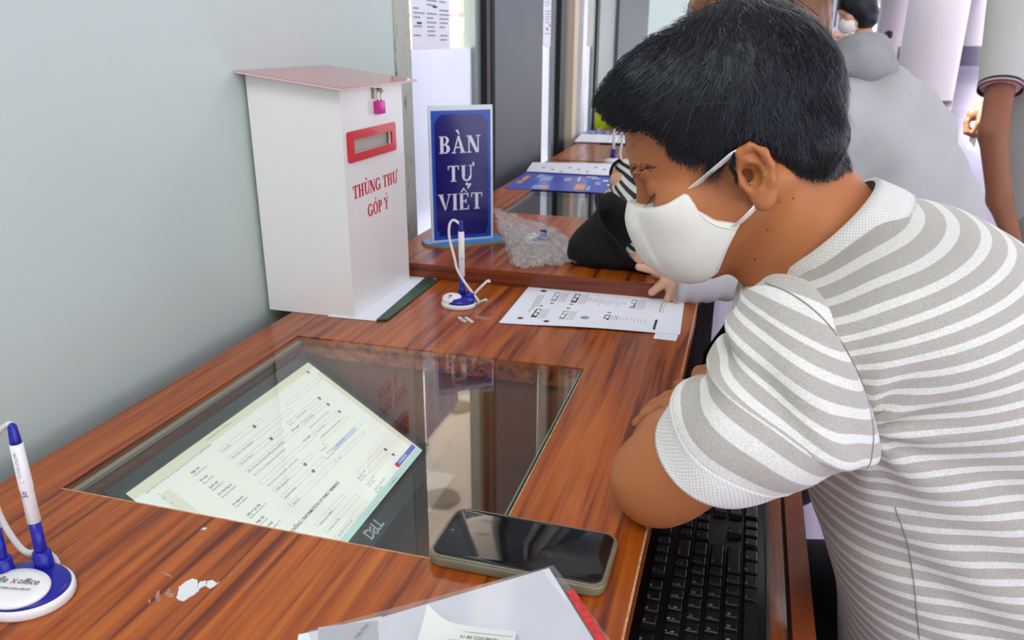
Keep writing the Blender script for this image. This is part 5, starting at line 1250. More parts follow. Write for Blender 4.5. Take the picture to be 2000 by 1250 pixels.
mr = n.new('ShaderNodeMapRange'); mr.inputs[1].default_value = .3; mr.inputs[2].default_value = .7; mr.inputs[3].default_value = .84; mr.inputs[4].default_value = 1.14; l.new(mot.outputs['Fac'], mr.inputs[0])
mxx = n.new('ShaderNodeMix'); mxx.data_type = 'RGBA'; mxx.blend_type = 'MULTIPLY'; mxx.inputs[0].default_value = 1; l.new(rp.outputs[0], mxx.inputs[6]); l.new(mr.outputs[0], mxx.inputs[7]); l.new(mxx.outputs[2], b.inputs['Base Color'])
b.inputs['Roughness'].default_value = .85; b.inputs['Sheen Weight'].default_value = .25
bu = n.new('ShaderNodeBump'); bu.inputs['Strength'].default_value = .35; bu.inputs['Distance'].default_value = .0008; l.new(mot.outputs['Fac'], bu.inputs['Height']); l.new(bu.outputs[0], b.inputs['Normal'])
# waffle knit for collar and cuffs
m_pique, n, l, b = nmat('pique_knit'); tcn = n.new('ShaderNodeUVMap'); mpn = n.new('ShaderNodeMapping'); mpn.inputs['Rotation'].default_value = (0, 0, .785); mpn.inputs['Scale'].default_value = (420, 420, 1); l.new(tcn.outputs[0], mpn.inputs[0])
vo = n.new('ShaderNodeTexVoronoi'); vo.inputs['Scale'].default_value = 1; vo.inputs['Randomness'].default_value = .1; l.new(mpn.outputs[0], vo.inputs['Vector'])
rp = n.new('ShaderNodeValToRGB'); l.new(vo.outputs['Distance'], rp.inputs[0]); rp.color_ramp.elements[0].color = lin(226, 226, 222); rp.color_ramp.elements[1].color = lin(196, 196, 192); rp.color_ramp.elements[0].position = .25; rp.color_ramp.elements[1].position = .65
l.new(rp.outputs[0], b.inputs['Base Color']); b.inputs['Roughness'].default_value = .9; b.inputs['Sheen Weight'].default_value = .2
bu = n.new('ShaderNodeBump'); bu.invert = True; bu.inputs['Strength'].default_value = .5; bu.inputs['Distance'].default_value = .001; l.new(vo.outputs['Distance'], bu.inputs['Height']); l.new(bu.outputs[0], b.inputs['Normal'])
m_seam = pbr('seam_thread', lin(140, 136, 130), .8)

def loft(name, R_, vlen, mat, parent, ulen=None, closed=True):
    """R_: rings x points x 3; UV v = vlen per ring (in stripes or metres)"""
    nr, nc, _ = R_.shape; V = R_.reshape(-1, 3); c = nc if closed else nc-1
    i = (np.arange(nr-1)[:, None]*nc+np.arange(c)[None]).ravel(); j = (np.arange(nr-1)[:, None]*nc+(np.arange(c)+1)[None] % nc).ravel()
    Q = np.stack([i, j, j+nc, i+nc], -1); o = mesh_np(name, V, Q, mat, parent)
    uv = o.data.uv_layers.new(name='UVMap'); vv = np.repeat(vlen, nc) if np.ndim(vlen) == 1 else vlen.ravel()
    cc = np.tile(np.arange(nc), nr) if ulen is None else ulen.ravel()
    uvd = np.stack([cc[Q.ravel()].astype(float), vv[Q.ravel()]], -1)
    if len(o.data.loops) == len(uvd): uv.data.foreach_set('uv', uvd.ravel().astype(np.float32))
    return o
rows = np.array([  # front x,z | side x,z | back x,z | half width | y of the side rail pull
    [.165, .520, .275, .520, .405, .520, .165], [.146, .640, .270, .645, .415, .655, .170], [.112, .740, .245, .750, .415, .775, .172],
    [.072, .828, .215, .845, .400, .875, .176], [.040, .880, .182, .908, .365, .945, .184], [.018, .912, .150, .950, .315, 1.000, .192],
    [.006, .940, .122, .985, .262, 1.035, .195], [.004, .966, .102, 1.015, .213, 1.060, .180], [.014, .985, .095, 1.030, .168, 1.070, .135], [.030, .990, .092, 1.038, .142, 1.072, .088], [.045, .995, .088, 1.040, .128, 1.074, .068]])
NR = 14; RW = crom(rows, NR); NC = 128
ph_ = np.linspace(0, 2*math.pi, NC, endpoint=False)
Rg = np.zeros((len(RW), NC, 3))
for i, r in enumerate(RW):
    F_, M_, B_ = r[0:2], r[2:4], r[4:6]; c = -np.cos(ph_)       # -1 front .. +1 back
    c2 = np.sign(c)*np.abs(c)**.9
    xz = (F_[None]*(c2*(c2-1)/2)[:, None]+M_[None]*(1-c2**2)[:, None]+B_[None]*(c2*(c2+1)/2)[:, None])
    s = np.sin(ph_); s2 = np.sign(s)*np.abs(s)**.82; Rg[i, :, 0] = xz[:, 0]; Rg[i, :, 2] = xz[:, 1]; Rg[i, :, 1] = YC-r[6]*s2
# stripe coordinate from the side rail's length
ml = np.concatenate([[0], np.cumsum(.6*np.linalg.norm(np.diff(RW[:, 2:4], axis=0), axis=1)+.4*np.linalg.norm(np.diff(RW[:, 4:6], axis=0), axis=1))]); vs_ = ml/.0160
# soft folds: radiate from the armpit and sag on the flank
Nn = np.cross(np.gradient(Rg, axis=1), np.gradient(Rg, axis=0)); Nn /= np.linalg.norm(Nn, axis=-1, keepdims=True)+1e-9
cen = Rg.mean(1, keepdims=True); sg_ = np.sign(((Rg-cen)*Nn).sum(-1, keepdims=True)); Nn *= sg_
X, Y, Z = Rg[..., 0], Rg[..., 1], Rg[..., 2]
ap = dep((1700, 915), .57); dx, dz = X-ap[0], Z-ap[2]; rad = np.sqrt(dx**2+dz**2)+1e-6; an = np.arctan2(dz, dx); side = np.clip((YC-Y)/.19, 0, 1)
D = .0050*np.sin(an*9+1.2)*np.exp(-rad/.09)*np.clip(rad/.02, 0, 1)*side
D += .0028*np.sin(Z*95+X*35+np.sin(X*30)*1.2)*np.exp(-((Z-.80)/.09)**2)*side+.004*np.sin(X*38+Z*18+2)*np.sin(Z*26+1)*side
D += .0035*np.sin(X*70-Z*60)*np.exp(-((Z-1.02)/.045)**2)*np.exp(-((X-.10)/.05)**2)
Rg = Rg+Nn*D[..., None]
VS = np.repeat(vs_[:, None], NC, 1)
shirt = loft('shirt', Rg, VS, m_knit, body)
tag(shirt, 'grey polo shirt with thin white stripes')
# sleeve
sl_rows = [((1508, 560), (1540, 576), .635, .008), ((1491, 552), (1550, 578), .612, .020), ((1474, 562), (1606, 622), .602, .034), ((1452, 592), (1655, 690), .600, .046), ((1430, 628), (1688, 764), .600, .054), ((1412, 664), (1704, 838), .602, .058), ((1394, 698), (1700, 900), .604, .060), ((1362, 734), (1625, 926), .610, .061), ((1326, 770), (1556, 940), .618, .060), ((1299, 806), (1508, 954), .626, .058)]
C_ = []; 
for U_, L_, t_, b_ in sl_rows:
    u = dep(U_, t_+.012); w_ = dep(L_, t_+(.006 if L_[0] > 1640 or L_[1] < 640 else -.004)); C_.append(np.concatenate([(u+w_)/2, (w_-u)/2, [b_]]))
C_ = crom(np.array(C_), 9); ns = len(C_); NCs = 96; pa = np.linspace(0, 2*math.pi, NCs, endpoint=False); SR = np.zeros((ns, NCs, 3))
vdir = ray((1500, 780)); vdir /= np.linalg.norm(vdir)
ax_ = np.gradient(C_[:, :3], axis=0); ax_[:12] = ax_[12]; ax_ /= np.linalg.norm(ax_, axis=1)[:, None]
for i, r in enumerate(C_):
    A = r[3:6]; An = A/np.linalg.norm(A); Bv = np.cross(An, ax_[i]); Bv /= np.linalg.norm(Bv)
    if Bv@vdir > 0: Bv = -Bv
    Bv = Bv*.9+ax_[i]*.38
    SR[i] = r[:3]+(np.cos(pa)[:, None]*A+np.sin(pa)[:, None]*Bv*r[6])*(.02 if i == 0 else 1)
L = np.concatenate([[0], np.cumsum(np.linalg.norm(np.diff(C_[:, :3], axis=0), axis=1))])
tt = L/L[-1]; TT, PP = np.meshgrid(tt, pa, indexing='ij')
NS = SR-SR.mean(1, keepdims=True); NS /= np.linalg.norm(NS, axis=-1, keepdims=True)
up_side = np.exp(-((np.angle(np.exp(1j*(PP-math.pi))))/1.25)**2)
Dn = .0062*np.sin(TT*30+2.0+1.5*np.cos(PP))*up_side*np.clip((TT-.25)*3, 0, 1)*np.clip((.93-TT)*9, 0, 1)
Dn += .0042*np.sin(PP*5+TT*13)*np.exp(-((TT-.62)/.22)**2)+.0025*np.sin(PP*3-TT*9+1)*np.clip(1-TT, 0, 1)
SR = SR+NS*Dn[..., None]
cut = np.searchsorted(tt, .86)
sleeve = loft('sleeve', SR[:cut+1], (-L[:cut+1]/.0150), m_knit, shirt)
CB = SR[cut:].copy(); cc_ = CB.mean(1, keepdims=True); CB = cc_+(CB-cc_)*1.015; ti = cc_+(CB-cc_)*.93
ring = np.concatenate([CB[:1]*.0+cc_[:1]+(CB[:1]-cc_[:1])*.985, CB, ti[::-1]]); al = np.concatenate([[0], np.cumsum(np.linalg.norm(np.diff(ring[:, 0], axis=0), axis=1))])
cuff = loft('cuff', ring, al, m_pique, shirt, np.tile(np.arange(NCs)*.0034, (len(ring), 1)))
tag(cuff, 'white ribbed sleeve cuff')
# right sleeve, plainly tubed
P_ = crom([SHR+[.01, -.03, .0], SHR*.6+ELR*.4, SHR*.33+ELR*.67], 14); v, f = tube_vf(P_, np.linspace(.078, .066, len(P_)), 48)
Rr = np.array(v).reshape(len(P_), 48, 3); Lr = np.concatenate([[0], np.cumsum(np.linalg.norm(np.diff(P_, axis=0), axis=1))]); loft('sleeve', Rr, -Lr/.0150, m_knit, shirt)
# shoulder seam thread, lying where sleeve meets torso
sp_ = [(1494, 552), (1548, 575), (1608, 622), (1657, 690), (1690, 764), (1706, 838), (1702, 896), (1694, 914)]
trees = [wtree(shirt), wtree(sleeve)]
pp = [hit(p, trees) for p in crom(sp_, 6)]; pp = [q for q in pp if q is not None]
if len(pp) > 3: MB().add(*tube_vf(pp, .00045, 6)).out('shoulder_seam', m_seam, shirt, True, world=True)
pp = [hit(p, trees) for p in crom([(1748, 990), (1772, 1060), (1784, 1130), (1790, 1190), (1796, 1248)], 6)]; pp = [q for q in pp if q is not None]
if len(pp) > 3: MB().add(*tube_vf(pp, .0004, 6)).out('side_seam', m_seam, shirt, True, world=True)
# collar: stand and fall
def colring(cx, r1, r2, n_=72):
    """ring round the neck: centre, half axes vectors"""
    a = np.linspace(0, 2*math.pi, n_, endpoint=False); return cx+np.cos(a)[:, None]*r1+np.sin(a)[:, None]*r2
cA = np.array([.122, YC, 1.094]); cB = np.array([.036, YC, .999]); ct = (cA+cB)/2; c1 = (cA-cB)/2; c2 = np.array([0, -.064, .0])
rings = [colring(ct+[0, 0, 0], c1*.93, c2*.93), colring(ct, c1, c2)]
dn = np.array([.016, 0, -.019])
for k_, (s_, o_) in enumerate(((1.05, .25), (1.12, .6), (1.20, 1.0), (1.25, 1.35))): rings.append(colring(ct+dn*o_, c1*s_, c2*s_*1.05))
rings.append(colring(ct+dn*1.32, c1*1.20, c2*1.20))
Rc = np.array(rings); al = np.concatenate([[0], np.cumsum(np.linalg.norm(np.diff(Rc[:, 0], axis=0), axis=1))])
collar = loft('collar', Rc, al, m_pique, shirt, np.tile(np.arange(72)*.0052, (len(Rc), 1))); tag(collar, 'white waffle knit collar')
# trousers, shoes, stool
m_trous = pbr('dark_trousers', lin(26, 30, 40), .8, bump=.2, bscale=500); m_shoe = pbr('shoe', lin(24, 22, 22), .4)
T = Field(axis(-.30, .50, .009), axis(.55, 1.06, .009), axis(.05, .75, .009))
T.cap((.29, .72, .56), (.29, .88, .56), .125, .125, .04)
for y, yk in ((.70, .68), (.90, .94)): T.chain([(.27, y, .545), (.04, yk, .50), (-.07, yk, .49)], [.092, .074, .062], .03); T.chain([(-.07, yk, .49), (-.06, yk, .28), (-.05, yk, .08)], [.060, .055, .044], .02)
T.obj('trousers', m_trous, body, None, 1)
for yk in (.68, .94):
    S2 = Field(axis(-.28, .08, .006), axis(yk-.08, yk+.08, .006), axis(-.01, .16, .006)); S2.cap((-.05, yk, .06), (-.08, yk, .10), .045, .045, .02); S2.cap((-.03, yk, .04), (-.20, yk, .032), .038, .034, .03)
    S2.add(lambda P: -P[..., 2]+.002, (-.1, yk, .0), .3, .002, 'i'); S2.obj('shoe', m_shoe, body, None, 1)
stl = thing('stool', (.27, .80, 0), 'round dark stool under the man in the striped shirt', 'stool')
MB().add(*lathe_vf([(.16, .395), (.175, .405), (.175, .425), (.15, .435), (.02, .436)], 40)).out('seat', m_black, stl, True)
for k in range(4):
    a = math.pi/4+k*math.pi/2; MB().add(*tube_vf([(math.cos(a)*.12, math.sin(a)*.12, .40), (math.cos(a)*.19, math.sin(a)*.19, .0)], .013, 10)).out('leg', m_metal, stl, True)
# ------------------------------------------------------------------ the other people
def pt(p, y): return ony(p, y)
m_hoodie = pbr('grey_hoodie_cloth', lin(176, 176, 177), .85, var=.03, vscale=15, bump=.3, bscale=30); m_hoodd = pbr('darker_grey_cloth', lin(150, 150, 153), .9, bump=.3, bscale=40)
m_blackc = pbr('black_cloth', lin(14, 14, 16), .9, bump=.3, bscale=300)
def band_field(pts, pad, st, fine=()):
    P = np.array(pts); lo = P.min(0)-pad; hi = P.max(0)+pad
    return Field(axis(lo[0], hi[0], st, [f[0] for f in fine]), axis(lo[1], hi[1], st, [f[1] for f in fine]), axis(lo[2], hi[2], st, [f[2] for f in fine]))
# woman in the grey hoodie, bent over the second desk
YW = 1.66
nk = pt((1612, 170), YW); t1 = pt((1690, 300), YW); t2 = pt((1728, 430), YW); t3 = pt((1748, 600), YW); hd = pt((1490, 66), YW-.02)
sL = pt((1625, 250), YW-.12); sR = sL+[0, .27, 0]; eL = pt((1490, 552), 1.49); wL = pt((1338, 556), 1.425); eR = pt((1500, 470), 1.85); wR = np.array([-.10, 1.80, ZD2+.03])
fing = [((1322, 548), (1286, 529), (1248, 521)), ((1322, 556), (1297, 552), (1273, 571)), ((1328, 562), (1313, 566), (1303, 586)), ((1335, 568), (1328, 574), (1322, 592))]
allp = [nk, t1, t2, t3, hd, sL, sR, eL, wL, eR, wR, pt((1245, 520), 1.40)]
B = band_field(allp, .17, .011, [((wL[0]-.11, wL[0]+.03, .003), (1.36, 1.46, .003), (wL[2]-.05, wL[2]+.045, .003))])
HB = headframe(hd, 42, 0); head_prims(B, HB)
B.cap(HB.w((-.03, 0, -.01)), nk, .05, .055, .02); B.chain([nk, t1, t2, t3], [.06, .11, .12, .12], .03); B.cap(sL, sR, .05, .05, .03)
B.chain([sL, eL, wL], [.045, .034, .024], .02); B.chain([sR, eR, wR], [.045, .036, .024], .02); capsule_hand(B, wR, (-1, .1, -.2), (0, 0, -1), .85, .3, 1)
pw = pt((1325, 556), 1.415); B.cap(wL, pw, .024, .023, .012); pk2 = pt((1318, 556), 1.41); B.cap(pw, pk2, .022, .018, .012)
for f in fing: B.chain([pt(q, y) for q, y in zip(f, (1.412, 1.400, 1.396))], [.0105, .0090, .0075], .004)
B.chain([pt((1325, 548), 1.43), pt((1300, 540), 1.445), pt((1280, 535), 1.45)], [.012, .010, .008], .005)
wb = B.obj('person', m_skin2, None, None, 1); tag(wb, 'woman in a light grey hoodie bent over the second desk behind the man', 'person')
Hd = band_field(allp, .19, .010)
Hd.chain([nk+[.01, 0, -.02], t1, t2, t3], [.095, .138, .148, .150], .05); Hd.cap(sL+[0, -.0, 0], sR, .085, .085, .07)
Hd.cap(t1+[0, -.05, 0], t1+[0, .07, 0], .125, .125, .06); Hd.cap(t2+[0, -.05, 0], t2+[0, .07, 0], .138, .138, .05)
Hd.chain([sL, eL], [.075, .050], .03); Hd.chain([sR, eR, wR+[.05, 0, 0]], [.075, .05, .035], .03)
GX, GY, GZ = Hd.x[:, None, None], Hd.y[None, :, None], Hd.z[None, None, :]; Hd.F += (.006*np.sin(GX*34+GZ*22+2*np.sin(GY*9))*np.sin(GZ*17-GX*12+GY*6)+.003*np.sin(GX*60-GZ*75+GY*20)).astype(np.float32)
hoodie = Hd.obj('hoodie', m_hoodie, wb, None, 2)
# long knitted cuff with folds
P_ = crom([eL+[.03, 0, .01], eL*.55+wL*.45+[0, 0, .004], wL+[.012, 0, 0], wL+[-.012, -.002, 0]], 10); v, f = tube_vf(P_, np.interp(np.linspace(0, 1, len(P_)), [0, .45, .8, 1], [.042, .034, .036, .044])*(1+.05*np.sin(np.linspace(0, 40, len(P_)))), 24); MB().add(v, f).out('sleeve_cuff', m_hoodie, hoodie, True, world=True)
# hood lying on the neck
Hh = band_field([pt((1590, 60), YW), pt((1740, 160), YW)], .21, .006)
a, b_, c_ = pt((1638, 122), YW), pt((1684, 94), YW), pt((1704, 116), YW)
for dy in (-.07, 0, .07): Hh.chain([a+[-.02, dy, -.002], (a+b_)/2+[0, dy, .002], b_+[.01, dy*.8, -.008], c_+[0.01, dy*.8, -.02]], [.018, .026, .028, .030], .03)
Hh.chain([pt((1640, 128), YW-.12), pt((1680, 112), YW-.12), pt((1712, 132), YW-.08)], [.018, .022, .018], .012)
Hh.cap(pt((1640, 150), YW-.05), pt((1700, 150), YW-.03), .026, .03, .02); Hh.cap(pt((1640, 150), YW+.06), pt((1700, 150), YW+.06), .026, .03, .02)
Hh.ell(pt((1676, 122), YW-.02), (.05, .085, .030), .02); Hh.ell(pt((1682, 124), YW-.10), (.042, .035, .034), .015); Hh.obj('hood', m_hoodd, hoodie, None, 1)
hh = band_field([hd, pt((1580, -20), YW)], .2, .006); hh.ell((-.01, 0, .062), (.112, .090, .102), .02, HB); hh.ell((-.055, 0, .0), (.065, .078, .09), .03, HB); hh.ell((.105, 0, -.02), (.05, .08, .10), .02, HB, 's')
hh.chain([pt((1535, 10), YW), pt((1568, -30), YW-.02), pt((1582, 20), YW-.04), pt((1590, 60), YW-.04)], [.06, .040, .028, .02], .02)
hh.chain([HB.w((-.04, 0, .02)), pt((1546, 80), YW), pt((1578, 130), YW)], [.08, .050, .045], .03)
hh.F += (.0025*np.sin((hh.x*320)[:, None, None]+(hh.z*90)[None, None, :]+(hh.y*140)[None, :, None])).astype(np.float32)
hr = hh.obj('hair', m_brown, wb, None, 1)
mk_ = Field(axis(hd[0]-.2, hd[0]+.2, .004), axis(hd[1]-.1, hd[1]+.1, .005), axis(hd[2]-.2, hd[2]+.2, .004)); mk_.ell((.058, 0, -.045), (.058, .062, .062), .01, HB); mk_.add(lambda P: HB.l(P)[..., 2]-.005, hd, .3, .003, 'i'); mk_.add(lambda P: .02-HB.l(P)[..., 0], hd, .3, .003, 'i'); mk_.obj('face_mask', m_maskc, wb, None, 1)
Tw = Field(axis(-.05, .55, .012), axis(1.42, 2.02, .012), axis(.05, 1.0, .012)); Tw.cap((.24, 1.58, .86), (.24, 1.78, .86), .14, .14, .05)
for y, x in ((1.52, .022), (1.78, .05)): Tw.chain([(.22, y, .80), (x+.02, y, .45), (x+.02, y, .10)], [.135, .125, .12], .04)
Tw.obj('trousers', m_blackc, wb, None, 1)
for y, x in ((1.56, .07), (1.80, .10)):
    S2 = Field(axis(x-.2, x+.15, .008), axis(y-.08, y+.08, .008), axis(-.01, .13, .008)); S2.cap((x+.03, y, .05), (x-.10, y, .035), .045, .036, .03); S2.add(lambda P: -P[..., 2]+.002, (x, y, 0), .3, .002, 'i'); S2.obj('shoe', m_shoe, wb, None, 1)

# person in the striped top behind the hat
m_bw, n, l, b = nmat('black_white_stripes'); tcn = n.new('ShaderNodeTexCoord'); sx2 = n.new('ShaderNodeSeparateXYZ'); mpn = n.new('ShaderNodeMapping'); mpn.inputs['Rotation'].default_value = (0, math.radians(-24), 0); l.new(tcn.outputs['Object'], mpn.inputs[0]); l.new(mpn.outputs[0], sx2.inputs[0])
mm_ = n.new('ShaderNodeMath'); mm_.operation = 'MULTIPLY'; mm_.inputs[1].default_value = 1/.0150; l.new(sx2.outputs[2], mm_.inputs[0]); ff = n.new('ShaderNodeMath'); ff.operation = 'FRACT'; l.new(mm_.outputs[0], ff.inputs[0])
rp = n.new('ShaderNodeValToRGB'); rp.color_ramp.interpolation = 'CONSTANT'; l.new(ff.outputs[0], rp.inputs[0]); rp.color_ramp.elements[0].color = lin(200, 206, 198); rp.color_ramp.elements[1].position = .52; rp.color_ramp.elements[1].color = lin(24, 28, 26)
l.new(rp.outputs[0], b.inputs['Base Color']); b.inputs['Roughness'].default_value = .85
YS = 2.02
h2 = pt((1400, 190), YS); n2 = pt((1440, 275), YS); c1_ = np.array([.06, 2.05, .97]); c2_ = np.array([.17, 2.06, .84]); s1 = pt((1395, 318), 1.92); e1 = pt((1224, 352), 1.90); w1_ = pt((1246, 496), 1.61); s2_ = np.array([.02, 2.20, 1.0]); e2_ = np.array([-.12, 2.34, .85]); w2_ = np.array([-.26, 2.22, .83])
S3 = band_field([h2, n2, c1_, c2_, s1, e1, w1_, s2_, e2_, w2_], .18, .010, [((w1_[0]-.1, w1_[0]+.06, .005), (w1_[1]-.1, w1_[1]+.05, .005), (w1_[2]-.06, w1_[2]+.05, .005))]); HS = headframe(h2, 30, 0); head_prims(S3, HS)
S3.cap(HS.w((-.03, 0, 0)), n2, .045, .05, .02); S3.chain([n2, c1_, c2_], [.05, .09, .11], .03); S3.chain([s1, e1, w1_], [.045, .036, .025], .02); S3.chain([s2_, e2_, w2_], [.045, .036, .025], .02)
S3.cap(pt((1203, 350), 1.87), pt((1214, 356), 1.88), .018, .018, .01); capsule_hand(S3, w1_, (.3, -.9, -.1), (0, 0, -1), .7, .4, 1); capsule_hand(S3, w2_, (-.8, -.3, -.1), (0, 0, -1), .8, .4, 1)
p3 = S3.obj('person', m_skin2, None, None, 1); tag(p3, 'person in a black and white striped top, mostly hidden behind the man\'s face', 'person')
S4 = band_field([n2, c1_, c2_, s1, e1, w1_, s2_, e2_, w2_], .17, .008)
S4.chain([n2+[.01, 0, -.05], c1_, c2_], [.06, .115, .13], .04); S4.chain([s1+[.04, .04, .0], s1, e1+[.02, 0, 0]], [.06, .055, .042], .03); S4.chain([e1, e1*.4+w1_*.6, w1_], [.042, .040, .034], .02); S4.chain([s2_, e2_, w2_+[.03, .02, 0]], [.06, .05, .038], .02)
S4.chain([pt((1246, 342), 1.90), pt((1222, 332), 1.885), pt((1214, 350), 1.875)], [.036, .024, .022], .012)
S4.ell(pt((1200, 348), 1.86), (.020, .045, .016), .006, op='s')
S4.obj('striped_top', m_bw, p3, None, 1)
MB().add(*tube_vf(crom([pt(p, 1.87) for p in ((1212, 312), (1201, 319), (1194, 331), (1193, 345), (1198, 356))], 6), .004, 8)).out('black_strap', m_blackc, p3, True, world=True)
h3 = band_field([h2], .2, .007); h3.ell((-.01, 0, .06), (.108, .088, .10), .02, HS); h3.ell((.11, 0, -.01), (.05, .08, .09), .02, HS, 's'); h3.obj('hair', m_hair, p3, None, 1)
T3 = Field(axis(c2_[0]-.2, c2_[0]+.25, .014), axis(YS-.2, YS+.3, .014), axis(.03, c2_[2]+.15, .014)); T3.cap(c2_, c2_+[.0, 0, -.1], .13, .14, .04)
for y in (YS-.02, YS+.16): T3.chain([(c2_[0]+.02, y, .72), (c2_[0]+.03, y, .4), (c2_[0]+.05, y, .08)], [.11, .075, .06], .03)
T3.obj('trousers', m_blackc, p3, None, 1)

# black bucket hat resting on the second desk
hb_ = pt((1213, 470), 1.53); ha = thing('bucket_hat', (float(hb_[0]), float(hb_[1]), ZD2), 'black bucket hat lying on its side on the second desk', 'hat')
ax3 = np.array([-.78, .10, -.60]); ax3 /= np.linalg.norm(ax3); u3 = np.cross(ax3, [0, 1., 0]); u3 /= np.linalg.norm(u3); w3 = np.cross(ax3, u3)
prof = [(.002, .112), (.026, .109), (.048, .100), (.063, .084), (.072, .058), (.078, .020), (.080, .0), (.090, -.014), (.106, -.026), (.107, -.028), (.105, -.029), (.088, -.018), (.0775, -.004), (.069, .052), (.05, .085), (.002, .100)]
V = []; nn = 56
for k_, (r_, z_) in enumerate(prof):
    for k in range(nn):
        a = 2*math.pi*k/nn; wv_ = (1+.05*math.sin(3*a+1)+.03*math.sin(7*a)*(z_ < .01)); rr_ = r_*wv_; bend = -.35*(max(0, -z_))*math.cos(a)
        q = hb_+ax3*(z_+bend)+u3*rr_*math.cos(a)+w3*rr_*math.sin(a)*.92; V.append(q)
V = np.array(V); V[:, 2] = np.maximum(V[:, 2], ZD2+.001)
F = [(i*nn+k, i*nn+(k+1) % nn, (i+1)*nn+(k+1) % nn, (i+1)*nn+k) for i in range(len(prof)-1) for k in range(nn)]
F1 = [f for f in F if f[0] < 6*nn or f[0] >= 12*nn]; F2 = [f for f in F if 6*nn <= f[0] < 12*nn]
MB().add(V, F1).out('crown', m_blackc, ha, True, world=True); MB().add(V, F2).out('brim', m_blackc, ha, True, world=True)

# short-haired woman with a mask, further along
t4 = 4.7; q4 = dep((1674, 26), t4); HQ = headframe(q4, 20, 12)
n4 = q4+[.06, 0, -.14]; c4 = n4+[.07, 0, -.22]; d4 = c4+[.04, 0, -.3]
B4 = band_field([q4, n4, c4, d4, q4+[-.25, 0, -.35]], .2, .012, [((q4[0]-.30, q4[0]+.1, .006), (q4[1]-.2, q4[1]+.2, .008), (q4[2]-.35, q4[2]+.15, .006))]); head_prims(B4, HQ, True, False)
B4.cap(HQ.w((-.03, 0, 0)), n4, .045, .05, .02); B4.chain([n4, c4, d4], [.05, .10, .11], .03)
s4 = n4+[.02, -.15, -.05]; w4 = dep((1632, 74), t4-.25); w5 = dep((1640, 70), t4-.05)
B4.chain([s4, s4+[-.03, -.04, -.24], w4], [.04, .035, .024], .02); B4.chain([s4+[0, .3, 0], s4+[-.03, .3, -.24], w5+[.02, .0, -.01]], [.04, .035, .024], .02)
capsule_hand(B4, w4, (-1, .1, .1), (0, 0, -1), .8, .6, 1); capsule_hand(B4, w5, (-1, -.2, .2), (0, 0, -1), .8, .6, -1)
p4 = B4.obj('person', m_skin2, None, None, 1); tag(p4, 'woman with a short black bob and white mask looking at her hands, further back', 'person')
m_pale2 = pbr('pale_green_blouse', lin(222, 232, 214), .8)
C4 = band_field([n4, c4, d4, s4, s4+[0, .3, 0]], .2, .012); C4.chain([n4+[.0, 0, -.03], c4, d4], [.075, .125, .13], .04); C4.chain([s4, s4+[-.03, -.04, -.24]], [.06, .05], .03); C4.chain([s4+[0, .3, 0], s4+[-.03, .3, -.24]], [.06, .05], .03); C4.obj('blouse', m_pale2, p4, None, 1)
D4 = band_field([q4], .24, .006); D4.ell((-.012, 0, .055), (.112, .098, .105), .02, HQ); D4.ell((-.035, 0, -.03), (.085, .098, .085), .03, HQ); D4.ell((.098, 0, -.035), (.066, .078, .085), .012, HQ, 's'); D4.obj('hair', m_hair, p4, None, 1)
E4 = band_field([q4], .2, .005); E4.ell((.058, 0, -.045), (.062, .060, .058), .01, HQ); E4.add(lambda P: HQ.l(P)[..., 2]-.0, q4, .3, .003, 'i'); E4.add(lambda P: .012-HQ.l(P)[..., 0], q4, .3, .003, 'i'); E4.obj('face_mask', m_maskc, p4, None, 1)
F4 = band_field([d4, d4+[0, 0, -.85]], .2, .014); 
for dy in (-.08, .08): F4.chain([d4+[0, dy, .0], d4+[-.0, dy, -.4], (d4[0], d4[1]+dy, .06)], [.12, .08, .06], .03)
F4.obj('trousers', m_blackc, p4, None, 1)

# tiny seated person with a red chair, far back
t5 = 18.0; q5 = dep((1734, 74), t5); HT = headframe(q5, 10, 25)
B5 = band_field([q5, q5+[0, 0, -.6], q5+[-.3, 0, -.5]], .3, .02); head_prims(B5, HT, False, False); c5 = q5+[.04, 0, -.42]
B5.cap(HT.w((-.03, 0, 0)), q5+[.02, 0, -.16], .05, .055, .02); B5.chain([q5+[.02, 0, -.16], c5, c5+[0, 0, -.3]], [.06, .12, .13], .03); B5.chain([c5+[0, -.18, .18], c5+[-.03, -.2, -.08], c5+[-.25, -.1, -.1]], [.05, .045, .03], .02); B5.chain([c5+[0, .18, .18], c5+[-.03, .2, -.08], c5+[-.25, .1, -.1]], [.05, .045, .03], .02)
p5 = B5.obj('person', m_skin2, None, None, 1); tag(p5, 'small far person in a white shirt seated behind a red rail', 'person')
C5 = band_field([q5, c5+[0, 0, -.3]], .3, .02); C5.chain([q5+[.02, 0, -.2], c5, c5+[0, 0, -.3]], [.08, .15, .16], .04); C5.cap(c5+[0, -.18, .18], c5+[-.02, -.2, .0], .075, .06, .03); C5.cap(c5+[0, .18, .18], c5+[-.02, .2, .0], .075, .06, .03); C5.obj('shirt', pbr('plain_white_cloth', lin(228, 228, 236), .8), p5, None, 1)
D5 = band_field([q5], .22, .014); D5.ell((-.02, 0, .06), (.10, .09, .10), .02, HT); D5.ell((.10, 0, .0), (.05, .08, .08), .02, HT, 's'); D5.obj('hair', m_hair, p5, None, 1)
m_rc = pbr('red_lacquer', lin(150, 50, 50), .35)
rc_ = thing('red_bench', (float(c5[0]), float(c5[1]), 0), 'dark red wooden bench with a tall slatted back, far behind the hoodie', 'bench')
x0, y0 = float(c5[0]), float(c5[1])
MB().box(x0-.35, x0+.30, y0-.45, y0+.25, .40, .45).out('seat', m_rc, rc_, world=True)
for dx in (.30,): MB().box(x0+.24, x0+.30, y0-.45, y0+.25, .98, 1.08).out('back_rail', m_rc, rc_, world=True)
